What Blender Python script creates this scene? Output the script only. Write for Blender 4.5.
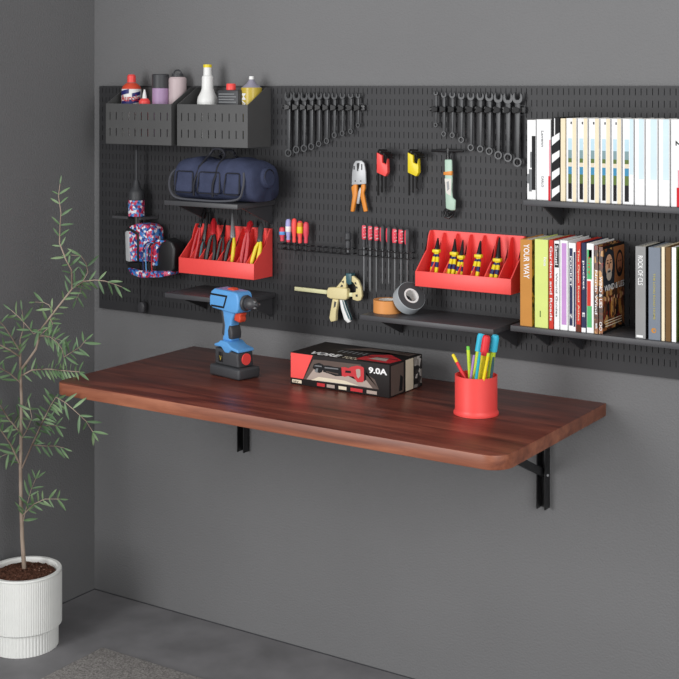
import bpy, bmesh, math, random
from mathutils import Vector as V, Matrix
random.seed(7)
sc = bpy.context.scene
for o in list(bpy.data.objects): bpy.data.objects.remove(o)

# ------------------------------------------------------------------ camera, world, light, exposure
HC, FPX = 1.45, 1321.0                      # eye height (m); focal length in pixels of the 679 px frame
_h = math.hypot(2029.5, FPX); CC, SS = 2029.5/_h, FPX/_h
_d = HC*FPX/503.0; _l = -245.0/FPX*_d
CX, CY = -(_l*CC-_d*SS), -(_l*SS+_d*CC)
cam = bpy.data.objects.new('camera', bpy.data.cameras.new('camera')); sc.collection.objects.link(cam)
cam.location = (CX, CY, HC); cam.rotation_euler = (math.pi/2, 0, math.atan2(SS, CC))
cam.data.sensor_width = 36; cam.data.lens = FPX/679*36; cam.data.shift_y = -(339.5-86)/679
cam.data.clip_start = .05
sc.camera = cam
world = bpy.data.worlds.new('world'); sc.world = world; world.use_nodes = True
bg = world.node_tree.nodes['Background']; bg.inputs[0].default_value = (1, 1, 1, 1); bg.inputs[1].default_value = .59
def area(name, loc, target, sx, sy, power, col=(1, 1, 1)):
    l = bpy.data.lights.new(name, 'AREA'); l.shape = 'RECTANGLE'; l.size = sx; l.size_y = sy; l.energy = power; l.color = col
    o = bpy.data.objects.new(name, l); sc.collection.objects.link(o); o.location = loc
    o.rotation_euler = (V(target)-V(loc)).to_track_quat('-Z', 'Y').to_euler(); return o
area('left_key_light', (.12, -3.1, 1.5), (1.4, 0, 1.1), 1.3, 2.1, 62)  # soft key lamp added out of view at front left; no window modelled
area('right_fill_light', (3.3, -2.0, 1.7), (1.7, 0, .9), 1.4, 1.6, 30)  # fill lamp added out of view so the back wall brightens towards the right
sc.view_settings.view_transform = 'Standard'; sc.view_settings.look = 'None'
sc.view_settings.exposure = 0; sc.view_settings.gamma = 1; sc.view_settings.use_curve_mapping = False

# ------------------------------------------------------------------ measuring helpers
def at(px, py, y):
    a = (px-339.5)/FPX; b = -(py-86)/FPX
    r = (a*CC-SS, a*SS+CC, b); t = (y-CY)/r[1]
    return V((CX+t*r[0], y, HC+t*r[2]))
def side(px, py, x):
    a = (px-339.5)/FPX; b = -(py-86)/FPX
    r = (a*CC-SS, a*SS+CC, b); t = (x-CX)/r[0]
    return V((x, CY+t*r[1], HC+t*r[2]))
def ppm(p): return FPX/(-(p[0]-CX)*SS+(p[1]-CY)*CC)

# ------------------------------------------------------------------ materials
MATS = {}
def lin(c): return tuple(((v/255)/12.92 if v/255 <= .04045 else ((v/255+.055)/1.055)**2.4) for v in c)+(1,)
def mat(name, rgb, rough=.5, metal=0, var=.06, scale=30, bump=0, bscale=200, spec=.5, coat=0):
    if name in MATS: return MATS[name]
    m = bpy.data.materials.new(name); m.use_nodes = True; nt = m.node_tree; b = nt.nodes['Principled BSDF']
    b.inputs['Roughness'].default_value = rough; b.inputs['Metallic'].default_value = metal
    b.inputs['Specular IOR Level'].default_value = spec; b.inputs['Coat Weight'].default_value = coat
    tc = nt.nodes.new('ShaderNodeTexCoord')
    n = nt.nodes.new('ShaderNodeTexNoise'); n.inputs['Scale'].default_value = scale; n.inputs['Detail'].default_value = 4
    r = nt.nodes.new('ShaderNodeValToRGB'); c = lin(rgb)
    r.color_ramp.elements[0].position = .3; r.color_ramp.elements[1].position = .7
    r.color_ramp.elements[0].color = tuple(v*(1-var) for v in c[:3])+(1,)
    r.color_ramp.elements[1].color = tuple(min(1, v*(1+var)) for v in c[:3])+(1,)
    nt.links.new(tc.outputs['Object'], n.inputs['Vector']); nt.links.new(n.outputs['Fac'], r.inputs['Fac'])
    nt.links.new(r.outputs['Color'], b.inputs['Base Color'])
    if bump:
        n2 = nt.nodes.new('ShaderNodeTexNoise'); n2.inputs['Scale'].default_value = bscale; n2.inputs['Detail'].default_value = 5
        bp = nt.nodes.new('ShaderNodeBump'); bp.inputs['Strength'].default_value = bump; bp.inputs['Distance'].default_value = .004
        nt.links.new(tc.outputs['Object'], n2.inputs['Vector']); nt.links.new(n2.outputs['Fac'], bp.inputs['Height'])
        nt.links.new(bp.outputs['Normal'], b.inputs['Normal'])
    MATS[name] = m; return m
def ramp_mat(name, stops, rough, build):
    """material whose colour is a ramp over a texture value given by build(nt, texcoord) -> socket"""
    m = bpy.data.materials.new(name); m.use_nodes = True; nt = m.node_tree; b = nt.nodes['Principled BSDF']
    b.inputs['Roughness'].default_value = rough
    tc = nt.nodes.new('ShaderNodeTexCoord'); s = build(nt, tc)
    r = nt.nodes.new('ShaderNodeValToRGB'); cr = r.color_ramp
    while len(cr.elements) < len(stops): cr.elements.new(.5)
    for e, (p, c) in zip(cr.elements, stops): e.position = p; e.color = lin(c)
    nt.links.new(s, r.inputs['Fac']); nt.links.new(r.outputs['Color'], b.inputs['Base Color'])
    MATS[name] = m; return m, r, b, nt, tc

M_wall = mat('wall_paint', (119, 119, 120), .75, var=.03, scale=3, bump=.42, bscale=200, spec=.25)
M_floor = mat('concrete_floor', (126, 125, 127), .6, var=.2, scale=7, bump=.12, bscale=30, spec=.3)
M_rug = mat('rug_pile', (164, 160, 157), .95, var=.4, scale=200, bump=.8, bscale=420, spec=.1)
M_board = mat('board_metal', (54, 54, 56), .5, var=.03, scale=8, spec=.3)
M_dark = mat('dark_steel', (64, 64, 67), .42, var=.05, spec=.5)
M_shelf = mat('shelf_metal', (68, 68, 71), .45, var=.05, spec=.5)
M_bin = mat('bin_metal', (82, 82, 82), .45, var=.04, spec=.5)
M_black = mat('black_plastic', (27, 27, 29), .4, spec=.5)
M_blackm = mat('black_metal', (22, 22, 24), .32, spec=.6)
M_tool = mat('tool_steel', (70, 71, 73), .4, metal=.1, var=.1)
M_chrome = mat('bright_steel', (186, 188, 190), .4, metal=.15)
M_steel = mat('mid_steel', (132, 134, 136), .38, metal=.2)
M_red = mat('red_plastic', (246, 80, 76), .42, var=.02)
M_red2 = mat('deep_red', (196, 36, 44), .4)
M_pink = mat('coral_red', (228, 70, 88), .4)
M_white = mat('white_plastic', (238, 238, 236), .4, var=.02)
M_offw = mat('off_white', (226, 222, 214), .6)
M_yellow = mat('yellow_plastic', (238, 214, 30), .4)
M_orange = mat('orange_plastic', (226, 140, 44), .45)
M_blue = mat('sky_blue_plastic', (96, 162, 222), .38)
M_navy = mat('navy_plastic', (34, 42, 98), .4)
M_teal = mat('teal_plastic', (58, 96, 104), .4)
M_dgrey = mat('dark_grey_plastic', (62, 63, 66), .5)
M_paper = mat('page_paper', (232, 226, 210), .85, var=.04)
M_soil = mat('potting_soil', (92, 62, 50), .95, var=.5, scale=160, bump=1, bscale=260, spec=.1)

def _wood(nt, tc):
    mp = nt.nodes.new('ShaderNodeMapping'); mp.inputs['Scale'].default_value = (1.1, 12, 12)
    n = nt.nodes.new('ShaderNodeTexNoise'); n.inputs['Scale'].default_value = 2.6; n.inputs['Detail'].default_value = 9
    n.inputs['Roughness'].default_value = .62; n.inputs['Distortion'].default_value = .5
    nt.links.new(tc.outputs['Object'], mp.inputs['Vector']); nt.links.new(mp.outputs['Vector'], n.inputs['Vector'])
    return n.outputs['Fac']
M_wood, _r, _b, _nt, _tc = ramp_mat('walnut_wood', [(.30, (66, 33, 27)), (.5, (110, 56, 45)), (.70, (146, 82, 64))], .36, _wood)
_b.inputs['Specular IOR Level'].default_value = .4
M_wood_lit, _r, _b, _nt, _tc = ramp_mat('walnut_edge_lit', [(.28, (96, 52, 38)), (.5, (134, 78, 56)), (.72, (166, 104, 76))], .42, _wood)  # same wood in lighter tones: the lit look of the edges is painted in
def _vor(scale):
    def f(nt, tc):
        n = nt.nodes.new('ShaderNodeTexVoronoi'); n.inputs['Scale'].default_value = scale
        nt.links.new(tc.outputs['Object'], n.inputs['Vector'])
        s = nt.nodes.new('ShaderNodeSeparateColor'); nt.links.new(n.outputs['Color'], s.inputs[0]); return s.outputs[0]
    return f
def patch_mat(name, cols, scale, rough=.45):
    m, r, b, nt, tc = ramp_mat(name, [(i/len(cols), c) for i, c in enumerate(cols)], rough, _vor(scale))
    r.color_ramp.interpolation = 'CONSTANT'; return m
M_skin = patch_mat('patterned_sticker', [(200, 48, 80), (232, 230, 238), (58, 128, 205), (190, 44, 84), (40, 60, 130), (222, 100, 130), (90, 150, 215)], 150)
M_collage = patch_mat('print_collage', [(96, 52, 30), (150, 92, 50), (52, 30, 24), (190, 142, 86), (120, 34, 26), (70, 48, 36)], 90, .35)
M_mottle = patch_mat('print_mottle', [(60, 56, 54), (150, 144, 138), (30, 28, 28), (200, 196, 190)], 90, .5)
M_leafprint = patch_mat('print_leaves', [(90, 70, 20), (190, 140, 40), (60, 50, 24), (130, 110, 40)], 120)
def _leafn(nt, tc):
    n = nt.nodes.new('ShaderNodeTexNoise'); n.inputs['Scale'].default_value = 14
    nt.links.new(tc.outputs['Object'], n.inputs['Vector']); return n.outputs['Fac']
M_leaf, _, _b, _, _ = ramp_mat('olive_leaf', [(.3, (70, 98, 66)), (.5, (94, 124, 84)), (.7, (134, 158, 116))], .5, _leafn)
M_bark, _, _, _, _ = ramp_mat('pale_bark', [(.3, (112, 92, 80)), (.6, (176, 158, 142))], .8, lambda nt, tc: _leafn(nt, tc))

def C(name, r, g, b, rough=.45): return mat(name, (r, g, b), rough, var=.03, spec=.35)

# ------------------------------------------------------------------ mesh builder
_text = {}
def text_geo(s, off=.012):
    key = (s, off)
    if key not in _text:
        cu = bpy.data.curves.new('lettering', 'FONT'); cu.body = s; cu.size = 1; cu.offset = off
        cu.resolution_u = 3
        o = bpy.data.objects.new('lettering', cu); sc.collection.objects.link(o)
        bpy.context.view_layer.update()
        me = bpy.data.meshes.new_from_object(o.evaluated_get(bpy.context.evaluated_depsgraph_get()))
        vs = [v.co.copy() for v in me.vertices]; fs = [tuple(p.vertices) for p in me.polygons]
        x0 = min(v.x for v in vs); x1 = max(v.x for v in vs); y0 = min(v.y for v in vs); y1 = max(v.y for v in vs)
        vs = [((v.x-x0)/(x1-x0), (v.y-y0)/(y1-y0)) for v in vs]
        bpy.data.objects.remove(o); bpy.data.meshes.remove(me); bpy.data.curves.remove(cu)
        _text[key] = (vs, fs)
    return _text[key]
class MB:
    def __init__(s): s.bm = bmesh.new(); s.mats = []
    def mi(s, m):
        if m not in s.mats: s.mats.append(m)
        return s.mats.index(m)
    def _face(s, vs, i):
        try: f = s.bm.faces.new(vs); f.material_index = i; return f
        except ValueError: return None
    def _bev(s, faces, bev, seg=2):
        for f in faces:
            if f: f.normal_update()
        es = {e for f in faces if f and f.is_valid for e in f.edges}
        es = [e for e in es if len(e.link_faces) == 2 and e.calc_face_angle(0) > .6]
        bmesh.ops.bevel(s.bm, geom=es, offset=bev, segments=seg, affect='EDGES', profile=.5, clamp_overlap=True)
    def box(s, x0, x1, y0, y1, z0, z1, m, bev=0, seg=2):
        return s.hexa([(x0, y0, z0), (x1, y0, z0), (x1, y1, z0), (x0, y1, z0), (x0, y0, z1), (x1, y0, z1), (x1, y1, z1), (x0, y1, z1)], m, bev, seg)
    def hexa(s, p, m, bev=0, seg=2):
        i = s.mi(m); v = [s.bm.verts.new(q) for q in p]
        fs = [s._face([v[k] for k in q], i) for q in ((3, 2, 1, 0), (4, 5, 6, 7), (0, 1, 5, 4), (1, 2, 6, 5), (2, 3, 7, 6), (3, 0, 4, 7))]
        if bev: s._bev(fs, bev, seg)
        return s
    def prism(s, pts, ext, m, bev=0, seg=2, holes=()):
        """pts: planar outline (3-D points), ext: extrusion vector"""
        i = s.mi(m); ext = V(ext); pts = [V(p) for p in pts]
        nrm = V((0, 0, 0))
        for k in range(len(pts)): nrm += pts[k].cross(pts[(k+1) % len(pts)])
        if nrm.dot(ext) > 0: pts = pts[::-1]
        a = [s.bm.verts.new(p) for p in pts]; b = [s.bm.verts.new(p+ext) for p in pts]; n = len(a)
        fs = [s._face(a, i), s._face(b[::-1], i)]
        for k in range(n): fs.append(s._face([a[k], b[k], b[(k+1) % n], a[(k+1) % n]], i))
        if bev: s._bev(fs, bev, seg)
        return s
    def tube(s, pts, r, m, seg=8, caps=True):
        i = s.mi(m); pts = [V(p) for p in pts]; n = len(pts)
        rs = r if isinstance(r, (list, tuple)) else [r]*n
        rings = []; up = None
        for k in range(n):
            t = (pts[min(k+1, n-1)]-pts[max(k-1, 0)]).normalized()
            if up is None: up = t.orthogonal().normalized()
            up = (up-t*up.dot(t)); up = up.normalized() if up.length > 1e-6 else t.orthogonal().normalized()
            w = t.cross(up)
            rings.append([s.bm.verts.new(pts[k]+(up*math.cos(2*math.pi*j/seg)+w*math.sin(2*math.pi*j/seg))*rs[k]) for j in range(seg)])
        for k in range(n-1):
            for j in range(seg): s._face([rings[k][j], rings[k][(j+1) % seg], rings[k+1][(j+1) % seg], rings[k+1][j]], i)
        if caps: s._face(rings[0][::-1], i); s._face(rings[-1], i)
        return s
    def lathe(s, org, prof, m, axis=(0, 0, 1), seg=28, sy=1.0, close=False):
        """prof: (r, t) pairs along axis; m one material or one per segment"""
        ax = V(axis).normalized(); org = V(org)
        u = V((1, 0, 0)) if abs(ax.z) > .99 else ax.orthogonal().normalized(); w = ax.cross(u)
        rings = []
        for r, t in prof:
            if r < 1e-6: rings.append([s.bm.verts.new(org+ax*t)])
            else: rings.append([s.bm.verts.new(org+ax*t+(u*math.cos(2*math.pi*j/seg)+w*math.sin(2*math.pi*j/seg)*sy)*r) for j in range(seg)])
        if close: rings.append(rings[0])
        for k in range(len(rings)-1):
            i = s.mi(m[min(k, len(m)-1)] if isinstance(m, (list, tuple)) else m); a, b = rings[k], rings[k+1]
            for j in range(seg):
                j2 = (j+1) % seg
                if len(a) == 1 and len(b) == 1: continue
                if len(a) == 1: s._face([a[0], b[j2], b[j]], i)
                elif len(b) == 1: s._face([a[j], a[j2], b[0]], i)
                else: s._face([a[j], a[j2], b[j2], b[j]], i)
        return s
    def flat(s, pts, m):
        s._face([s.bm.verts.new(p) for p in pts], s.mi(m)); return s
    def text(s, st, o, u, v, w, h, m, off=.012):
        """lettering filling a w x h box whose lower left corner is o, along unit vectors u, v"""
        i = s.mi(m); o, u, v = V(o), V(u), V(v); vs, fs = text_geo(st, off)
        bv = [s.bm.verts.new(o+u*(a*w)+v*(b*h)) for a, b in vs]
        for f in fs: s._face([bv[k] for k in f], i)
        return s
    def slotted(s, x0, x1, z0, z1, y, th, cols, rows, m, pl=None):
        """plate with rectangular holes; cols / rows: (lo, hi) intervals"""
        i = s.mi(m); xs = [x0]+[q for c in cols for q in c]+[x1]; zs = [z0]+[q for c in rows for q in c]+[z1]
        F = [[s.bm.verts.new((x, y, z)) for z in zs] for x in xs]; B = [[s.bm.verts.new((x, y+th, z)) for z in zs] for x in xs]
        nx, nz = len(xs)-1, len(zs)-1
        solid = lambda a, b: 0 <= a < nx and 0 <= b < nz and not (a % 2 and b % 2)
        for a in range(nx):
            for b in range(nz):
                if not solid(a, b): continue
                s._face([F[a][b], F[a+1][b], F[a+1][b+1], F[a][b+1]], i)
                s._face([B[a][b], B[a][b+1], B[a+1][b+1], B[a+1][b]], i)
                if not solid(a-1, b): s._face([F[a][b], F[a][b+1], B[a][b+1], B[a][b]], i)
                if not solid(a+1, b): s._face([F[a+1][b], B[a+1][b], B[a+1][b+1], F[a+1][b+1]], i)
                if not solid(a, b-1): s._face([F[a][b], B[a][b], B[a+1][b], F[a+1][b]], i)
                if not solid(a, b+1): s._face([F[a][b+1], F[a+1][b+1], B[a+1][b+1], B[a][b+1]], i)
        return s
    def build(s, name, parent=None, off=None, smooth=.55, loc=None):
        bm = s.bm
        ng = [f for f in bm.faces if len(f.verts) > 4]
        if ng: bmesh.ops.triangulate(bm, faces=ng, ngon_method='EAR_CLIP')
        bm.normal_update()
        for f in bm.faces: f.smooth = True
        for e in bm.edges:
            if len(e.link_faces) == 2 and e.calc_face_angle(0) > smooth: e.smooth = False
        if off is None:
            off = loc if loc is not None else V((0, 0, 0)); p = parent
            while p is not None: off = off+p.location; p = p.parent
        off = V(off)
        if off.length: bmesh.ops.translate(bm, verts=bm.verts, vec=-off)
        me = bpy.data.meshes.new(name); bm.to_mesh(me); bm.free()
        for m in s.mats: me.materials.append(m)
        o = bpy.data.objects.new(name, me); sc.collection.objects.link(o)
        if parent is not None: o.parent = parent
        elif loc is not None: o.location = loc
        return o
ZERO = V((0, 0, 0))
def sm(pts, n=5):
    P_ = [V(p) for p in pts]; P_ = [P_[0]*2-P_[1]]+P_+[P_[-1]*2-P_[-2]]; out = []
    for k in range(1, len(P_)-2):
        a, b_, c_, d = P_[k-1:k+3]
        for q in range(n):
            u = q/n; out.append(.5*(2*b_+(c_-a)*u+(2*a-5*b_+4*c_-d)*u*u+(3*b_-a-3*c_+d)*u**3))
    return out+[P_[-2]]
def tag(o, label=None, cat=None, group=None, kind=None):
    if label: o['label'] = label
    if cat: o['category'] = cat
    if group: o['group'] = group
    if kind: o['kind'] = kind
    return o
def thing(name, label, cat, loc, group=None, rotz=0):
    o = bpy.data.objects.new(name, None); sc.collection.objects.link(o); o.location = loc; o.rotation_euler = (0, 0, rotz)
    o.empty_display_size = .03
    return tag(o, label, cat, group)
def struct(name, mb): return tag(mb.build(name), kind='structure')
def outline(pts, y): return [at(a, b, y) for a, b in pts]
def pxprism(mb, pts, y, th, m, bev=0, seg=2):
    """a plate parallel to the wall: outline given on the plane y, thickness th towards the wall"""
    return mb.prism(outline(pts, y), (0, th, 0), m, bev, seg)

# ------------------------------------------------------------------ the room
struct('floor', MB().box(-.1, 4.2, -4.0, .1, -.05, 0, M_floor))
struct('wall_back', MB().box(-.1, 4.2, 0, .1, 0, 2.7, M_wall))
struct('trim_1', MB().box(0, 4.2, -.003, -.0001, 0, .0016, M_dgrey)); struct('trim_2', MB().box(.0001, .003, -1.6, -.0031, 0, .0016, M_dgrey))
struct('wall_left', MB().box(-.1, 0, -1.6, 0, 0, 2.7, M_wall))
rg = MB(); rg.box(.305, 1.9, -1.5, -.292, 0, .008, M_rug, .003)
tag(rg.build('rug', loc=V((1.1, -.9, 0))), 'grey flat woven rug lying on the concrete floor below the table', 'rug')

# ------------------------------------------------------------------ pegboard
BY = -.012                                   # front face of the board
b = MB()
cols = [(.043+.0131*k-.0008, .043+.0131*k+.0008) for k in range(150)]
rows = sorted((1.45-.0128-.0268*k-.0075, 1.45-.0128-.0268*k+.0075) for k in range(23))
b.slotted(.030, 2.02, .815, 1.45, BY, .0015, cols, rows, M_board)
for q in ((.030, .0325, .815, 1.45), (2.0175, 2.02, .815, 1.45), (.0325, 2.0175, .815, .8175), (.0325, 2.0175, 1.4475, 1.45)):
    b.box(q[0], q[1], BY+.0015, -.0003, q[2], q[3], M_board)
tag(b.build('pegboard', loc=V((1.0, 0, .815))), 'long dark grey metal pegboard with rows of narrow slots fixed to the wall', 'pegboard')

# ------------------------------------------------------------------ shelves
def shelf(label, x0, x1, ztop, depth, brackets, th=.0125):
    t = thing('wall_shelf', label, 'shelf', V(((x0+x1)/2, BY, ztop)), 'small metal shelves on the pegboard')
    s = MB(); s.box(x0, x1, BY-depth, BY-.0006, ztop-th, ztop, M_shelf, .0015); s.build('shelf_board', t)
    for bx in brackets:
        g = MB(); g.prism([(bx, BY-.0006, ztop-th-.0003), (bx, BY-depth*.8, ztop-th-.0003), (bx, BY-.0006, ztop-th-.052)], (.004, 0, 0), M_dark); g.build('bracket', t)
    return t
shelf('dark grey metal shelf carrying the navy duffel bag', .411, .651, 1.153, .162, (.42, .638))
shelf('dark grey metal shelf behind the blue cordless drill with nothing on it', .411, .651, .912, .16, (.42, .638))
shelf('dark grey metal shelf carrying the orange and grey tape rolls', 1.007, 1.357, .910, .152, (1.03, 1.34))
shelf('long dark grey metal shelf carrying the colourful lower row of books', 1.392, 2.0, .921, .14, (1.42, 1.5, 1.9), .013)
shelf('long dark grey metal shelf carrying the white upper row of books', 1.418, 2.0, 1.199, .13, (1.45, 1.9), .013)

# ------------------------------------------------------------------ storage bins
def storage_bin(x0, x1, label):
    zb, zf, zk, yf = 1.292, 1.402, 1.446, -.113
    t = thing('storage_bin', label, 'storage bin', V(((x0+x1)/2, BY, zb)))
    p = MB(); p.box(x0+.002, x1-.002, yf+.002, BY-.0006, zb, zb+.002, M_bin); p.box(x0+.002, x1-.002, BY-.0026, BY-.0006, zb+.002, zk, M_bin); p.build('tray', t)
    n = 10; w = x1-x0; cs = [(x0+w*(.065+.097*k)-.0016, x0+w*(.065+.097*k)+.0016) for k in range(n)]
    f = MB(); f.slotted(x0, x1, zb, zf, yf, .002, cs, [(zb+.022, zb+.043), (zb+.066, zb+.087)], M_bin); f.build('front_panel', t)
    for sx in (x0, x1-.002):
        q = MB(); q.prism([(sx, yf+.002, zb), (sx, BY-.0006, zb), (sx, BY-.0006, zk), (sx, BY-.02, zk), (sx, yf+.002, zf)], (.002, 0, 0), M_bin); q.build('side_panel', t)
    return t
storage_bin(.150, .384, 'dark grey slotted metal bin holding the purple can and red-capped bottle')
storage_bin(.404, .637, 'dark grey slotted metal bin holding the white spray bottle and yellow bottle')
ZB = 1.2945
def pbottle(name, label, cat, px, y, body, cap, extra=None, sy=1.0):
    """body / cap: lists of (pixel row, half width px, material) from the bottom up"""
    base = at(px, 90, y); base.z = ZB; k = ppm(base)
    t = thing(name, label, cat, base)
    def prof(rows_, first):
        pr, ms = [], []
        if first: pr.append((0, ZB)); ms.append(rows_[0][2])
        for yy, hw, m in rows_:
            z = ZB if yy is None else at(px, yy, y).z
            pr.append((hw/k, z)); ms.append(m)
        pr.append((0, pr[-1][1])); return pr, ms
    for nm, rw, fi in (('bottle_body', body, True), ('cap', cap, False)):
        if not rw: continue
        pr, ms = prof(rw, fi)
        if not fi: pr = [(0, pr[0][1]-.0)]+pr; ms = [ms[0]]+ms
        mb = MB(); mb.lathe((base.x, base.y, 0), pr, ms, sy=sy)
        if nm == 'bottle_body' and extra: extra(mb, base, k, px, y)
        mb.build(nm, t)
    return t
M_vio = C('violet_coat', 176, 146, 182); M_rose = C('rose_coat', 200, 182, 184); M_ygold = C('gold_liquid', 196, 172, 70, .25)
M_lav = C('lavender_glass', 148, 144, 160, .3); M_ored = C('orange_red', 216, 78, 52); M_navyl = C('navy_label', 40, 44, 110)
def curved_text(mb, base, r, s, z0, h, ang0, ang1, m):
    vs, fs = text_geo(s); i = mb.mi(m); bv = []
    for a, c in vs:
        th = ang0+(ang1-ang0)*a
        bv.append(mb.bm.verts.new((base.x+r*math.cos(th), base.y+r*math.sin(th), z0+c*h)))
    for f in fs: mb._face([bv[q] for q in f], i)
CAMD = math.atan2(-CC, SS)                   # direction from the shelf towards the room
def lab1(mb, base, k, px, y):
    r = 10.2/k
    for (z0, z1, a0, a1) in ((1.396, 1.408, -1.1, .3), (1.402, 1.412, .3, 1.2), (1.424, 1.436, -1.2, -.1), (1.420, 1.430, .2, 1.2)):
        n = 8
        for q in range(n):
            th0 = CAMD+a0+(a1-a0)*q/n; th1 = CAMD+a0+(a1-a0)*(q+1)/n
            mb.flat([(base.x+r*math.cos(h), base.y+r*math.sin(h), z+(.006*(q+d))/n) for h, z, d in ((th0, z0, 0), (th1, z0, 1), (th1, z1, 1), (th0, z1, 0))], M_navyl)
    curved_text(mb, base, r+.0012, 'Aurolo', 1.408, .018, CAMD-1.05, CAMD+1.05, M_red2)
pbottle('squeeze_bottle', 'white and navy labelled bottle with red cap and orange neck in left bin', 'bottle', 131.5, -.06,
        [(None, 9.5, M_white), (99, 10, M_white), (89, 9.8, M_ored), (86, 8.5, M_ored), (83, 5, M_ored)], [(82.5, 4.4, M_red), (76, 4.2, M_red), (74.5, 3, M_red)], lab1)
pbottle('glue_bottle', 'small red glue bottle with white pointed nozzle beside the navy labelled bottle', 'bottle', 144.5, -.085,
        [(None, 5.6, M_red), (101, 5.6, M_red), (98.5, 3.5, M_red)], [(98.4, 2.4, M_white), (93, 1.6, M_white), (89.5, .7, M_white)])
pbottle('spray_can', 'violet can with wide black cap in left bin', 'can', 160.5, -.06,
        [(None, 8.3, M_vio), (88.4, 8.3, M_vio), (88, 7.8, M_vio)], [(87.9, 8.6, M_dgrey), (75, 8.6, M_dgrey), (74, 7.6, M_dgrey)])
fl = pbottle('flask', 'pale rose flask with black screw lid and carry loop in left bin', 'flask', 177.6, -.037,
        [(None, 9.0, M_rose), (79, 9.0, M_rose), (77, 7.6, M_rose)], [(76.9, 6, M_dgrey), (73.5, 5.5, M_dgrey)])
lp = MB(); bq = at(177.6, 73.4, -.037); lp.tube([bq+V((math.cos(a)*.0125, 0, math.sin(a)*.0085+.0005)) for a in [math.pi*q/10 for q in range(11)]], .0022, M_dgrey); lp.build('carry_loop', fl)
wb = pbottle('spray_bottle', 'white long-necked cleaner bottle with yellow cap in right bin', 'bottle', 207.5, -.06,
        [(None, 10, M_white), (101, 10.4, M_white), (97, 9.6, M_white), (92, 7, M_white), (88.5, 5.8, M_white), (77, 5.6, M_white), (75.5, 4.6, M_white)], [(75.4, 4.2, M_white), (67.6, 4, M_white), (67.5, 4.3, M_yellow), (64.5, 4.2, M_yellow)])
# flat dark tin with red cap
p0 = at(217, 90, -.09); p1 = at(238, 90, -.09); t = thing('oil_tin', 'dark grey flat tin with red screw cap between white and yellow bottles', 'tin', V(((p0.x+p1.x)/2, -.07, ZB)))
zt = at(227, 90, -.07).z; mb = MB(); mb.box(p0.x, p1.x, -.09, -.045, ZB, zt, M_dgrey, .004)
for q in range(4): mb.flat([(a, -.0904, z) for a, z in ((p0.x+.006, zt-.012-q*.007), (p1.x-.012+(q % 2)*.006, zt-.012-q*.007), (p1.x-.012+(q % 2)*.006, zt-.009-q*.007), (p0.x+.006, zt-.009-q*.007))], M_steel)
mb.build('tin_body', t)
rc = at(231, 88, -.068); MB().lathe((rc.x, rc.y, zt+.0002), [(0, 0), (.0125, 0), (.0125, .014), (.011, .0165), (0, .0165)], M_red).build('cap', t)
def lab2(mb, base, k, px, y):
    r = 10.6/k+.0008
    vs, fs = text_geo('MA'); i = mb.mi(M_white)
    bv = [mb.bm.verts.new((base.x+r*math.cos(CAMD-1.0+(c)*.5), base.y+r*math.sin(CAMD-1.0+(c)*.5), 1.431-a*.036)) for a, c in vs]
    for f in fs: mb._face([bv[q] for q in f], i)
pbottle('polish_bottle', 'yellow bottle with lavender shoulder and small white cap in right bin', 'bottle', 251.5, -.05,
        [(None, 10.4, M_ygold), (91, 10.6, M_ygold), (88, 10.4, M_ygold), (87.5, 10, M_lav), (83.5, 4.8, M_lav), (79.5, 2.4, M_lav)], [(79.4, 2.6, M_white), (76.3, 2.4, M_white)], lab2)

# ------------------------------------------------------------------ duffel bag
M_bag = mat('navy_canvas', (60, 66, 90), .75, var=.12, scale=40, bump=.4, bscale=300, spec=.2)
M_pipe = mat('dark_piping', (26, 27, 36), .6); M_strap = mat('grey_strap', (70, 71, 78), .7)
bx0, bx1, by0, by1, bz0 = .420, .680, -.158, -.022, 1.1535
t = thing('duffel_bag', 'navy duffel bag with front pockets and twin handles on the metal shelf', 'bag', V(((bx0+bx1)/2, -.09, bz0)))
def bagpt(u, a, k=1.0):
    e = min(1, (1-abs(2*u-1)**5)**.4) if abs(2*u-1) < 1 else 0
    e = .80+.20*e
    cyy = (by0+by1)/2; ry = (by1-by0)/2; rz = .054; ca, sa = math.cos(a), math.sin(a)
    n = .66
    yy = cyy+ry*e*k*math.copysign(abs(ca)**n, ca); zz = bz0+rz+rz*e*k*math.copysign(abs(sa)**n, sa)-rz*(1-e)*.7
    zz += (.004*math.sin(u*11)+.0015*math.sin(u*37))*max(0, sa); yy += .002*math.sin(u*23+a*3)
    return V((bx0+(bx1-bx0)*u, yy, max(zz, bz0)))
mb = MB(); i = mb.mi(M_bag); N, S_ = 30, 36
rings = [[mb.bm.verts.new(bagpt(u, 2*math.pi*j/S_)) for j in range(S_)] for u in [q/N for q in range(N+1)]]
for q in range(N):
    for j in range(S_): mb._face([rings[q][j], rings[q][(j+1) % S_], rings[q+1][(j+1) % S_], rings[q+1][j]], i)
for e_, rg_ in ((0, rings[0]), (1, rings[-1])):
    cpt = sum((v.co for v in rg_), V())/S_+V((.006*(1 if e_ else -1), 0, 0)); cv = mb.bm.verts.new(cpt)
    for j in range(S_): mb._face([rg_[j], rg_[(j+1) % S_], cv] if e_ else [rg_[(j+1) % S_], rg_[j], cv], i)
body = mb.build('bag_body', t, smooth=1.2)
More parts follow.
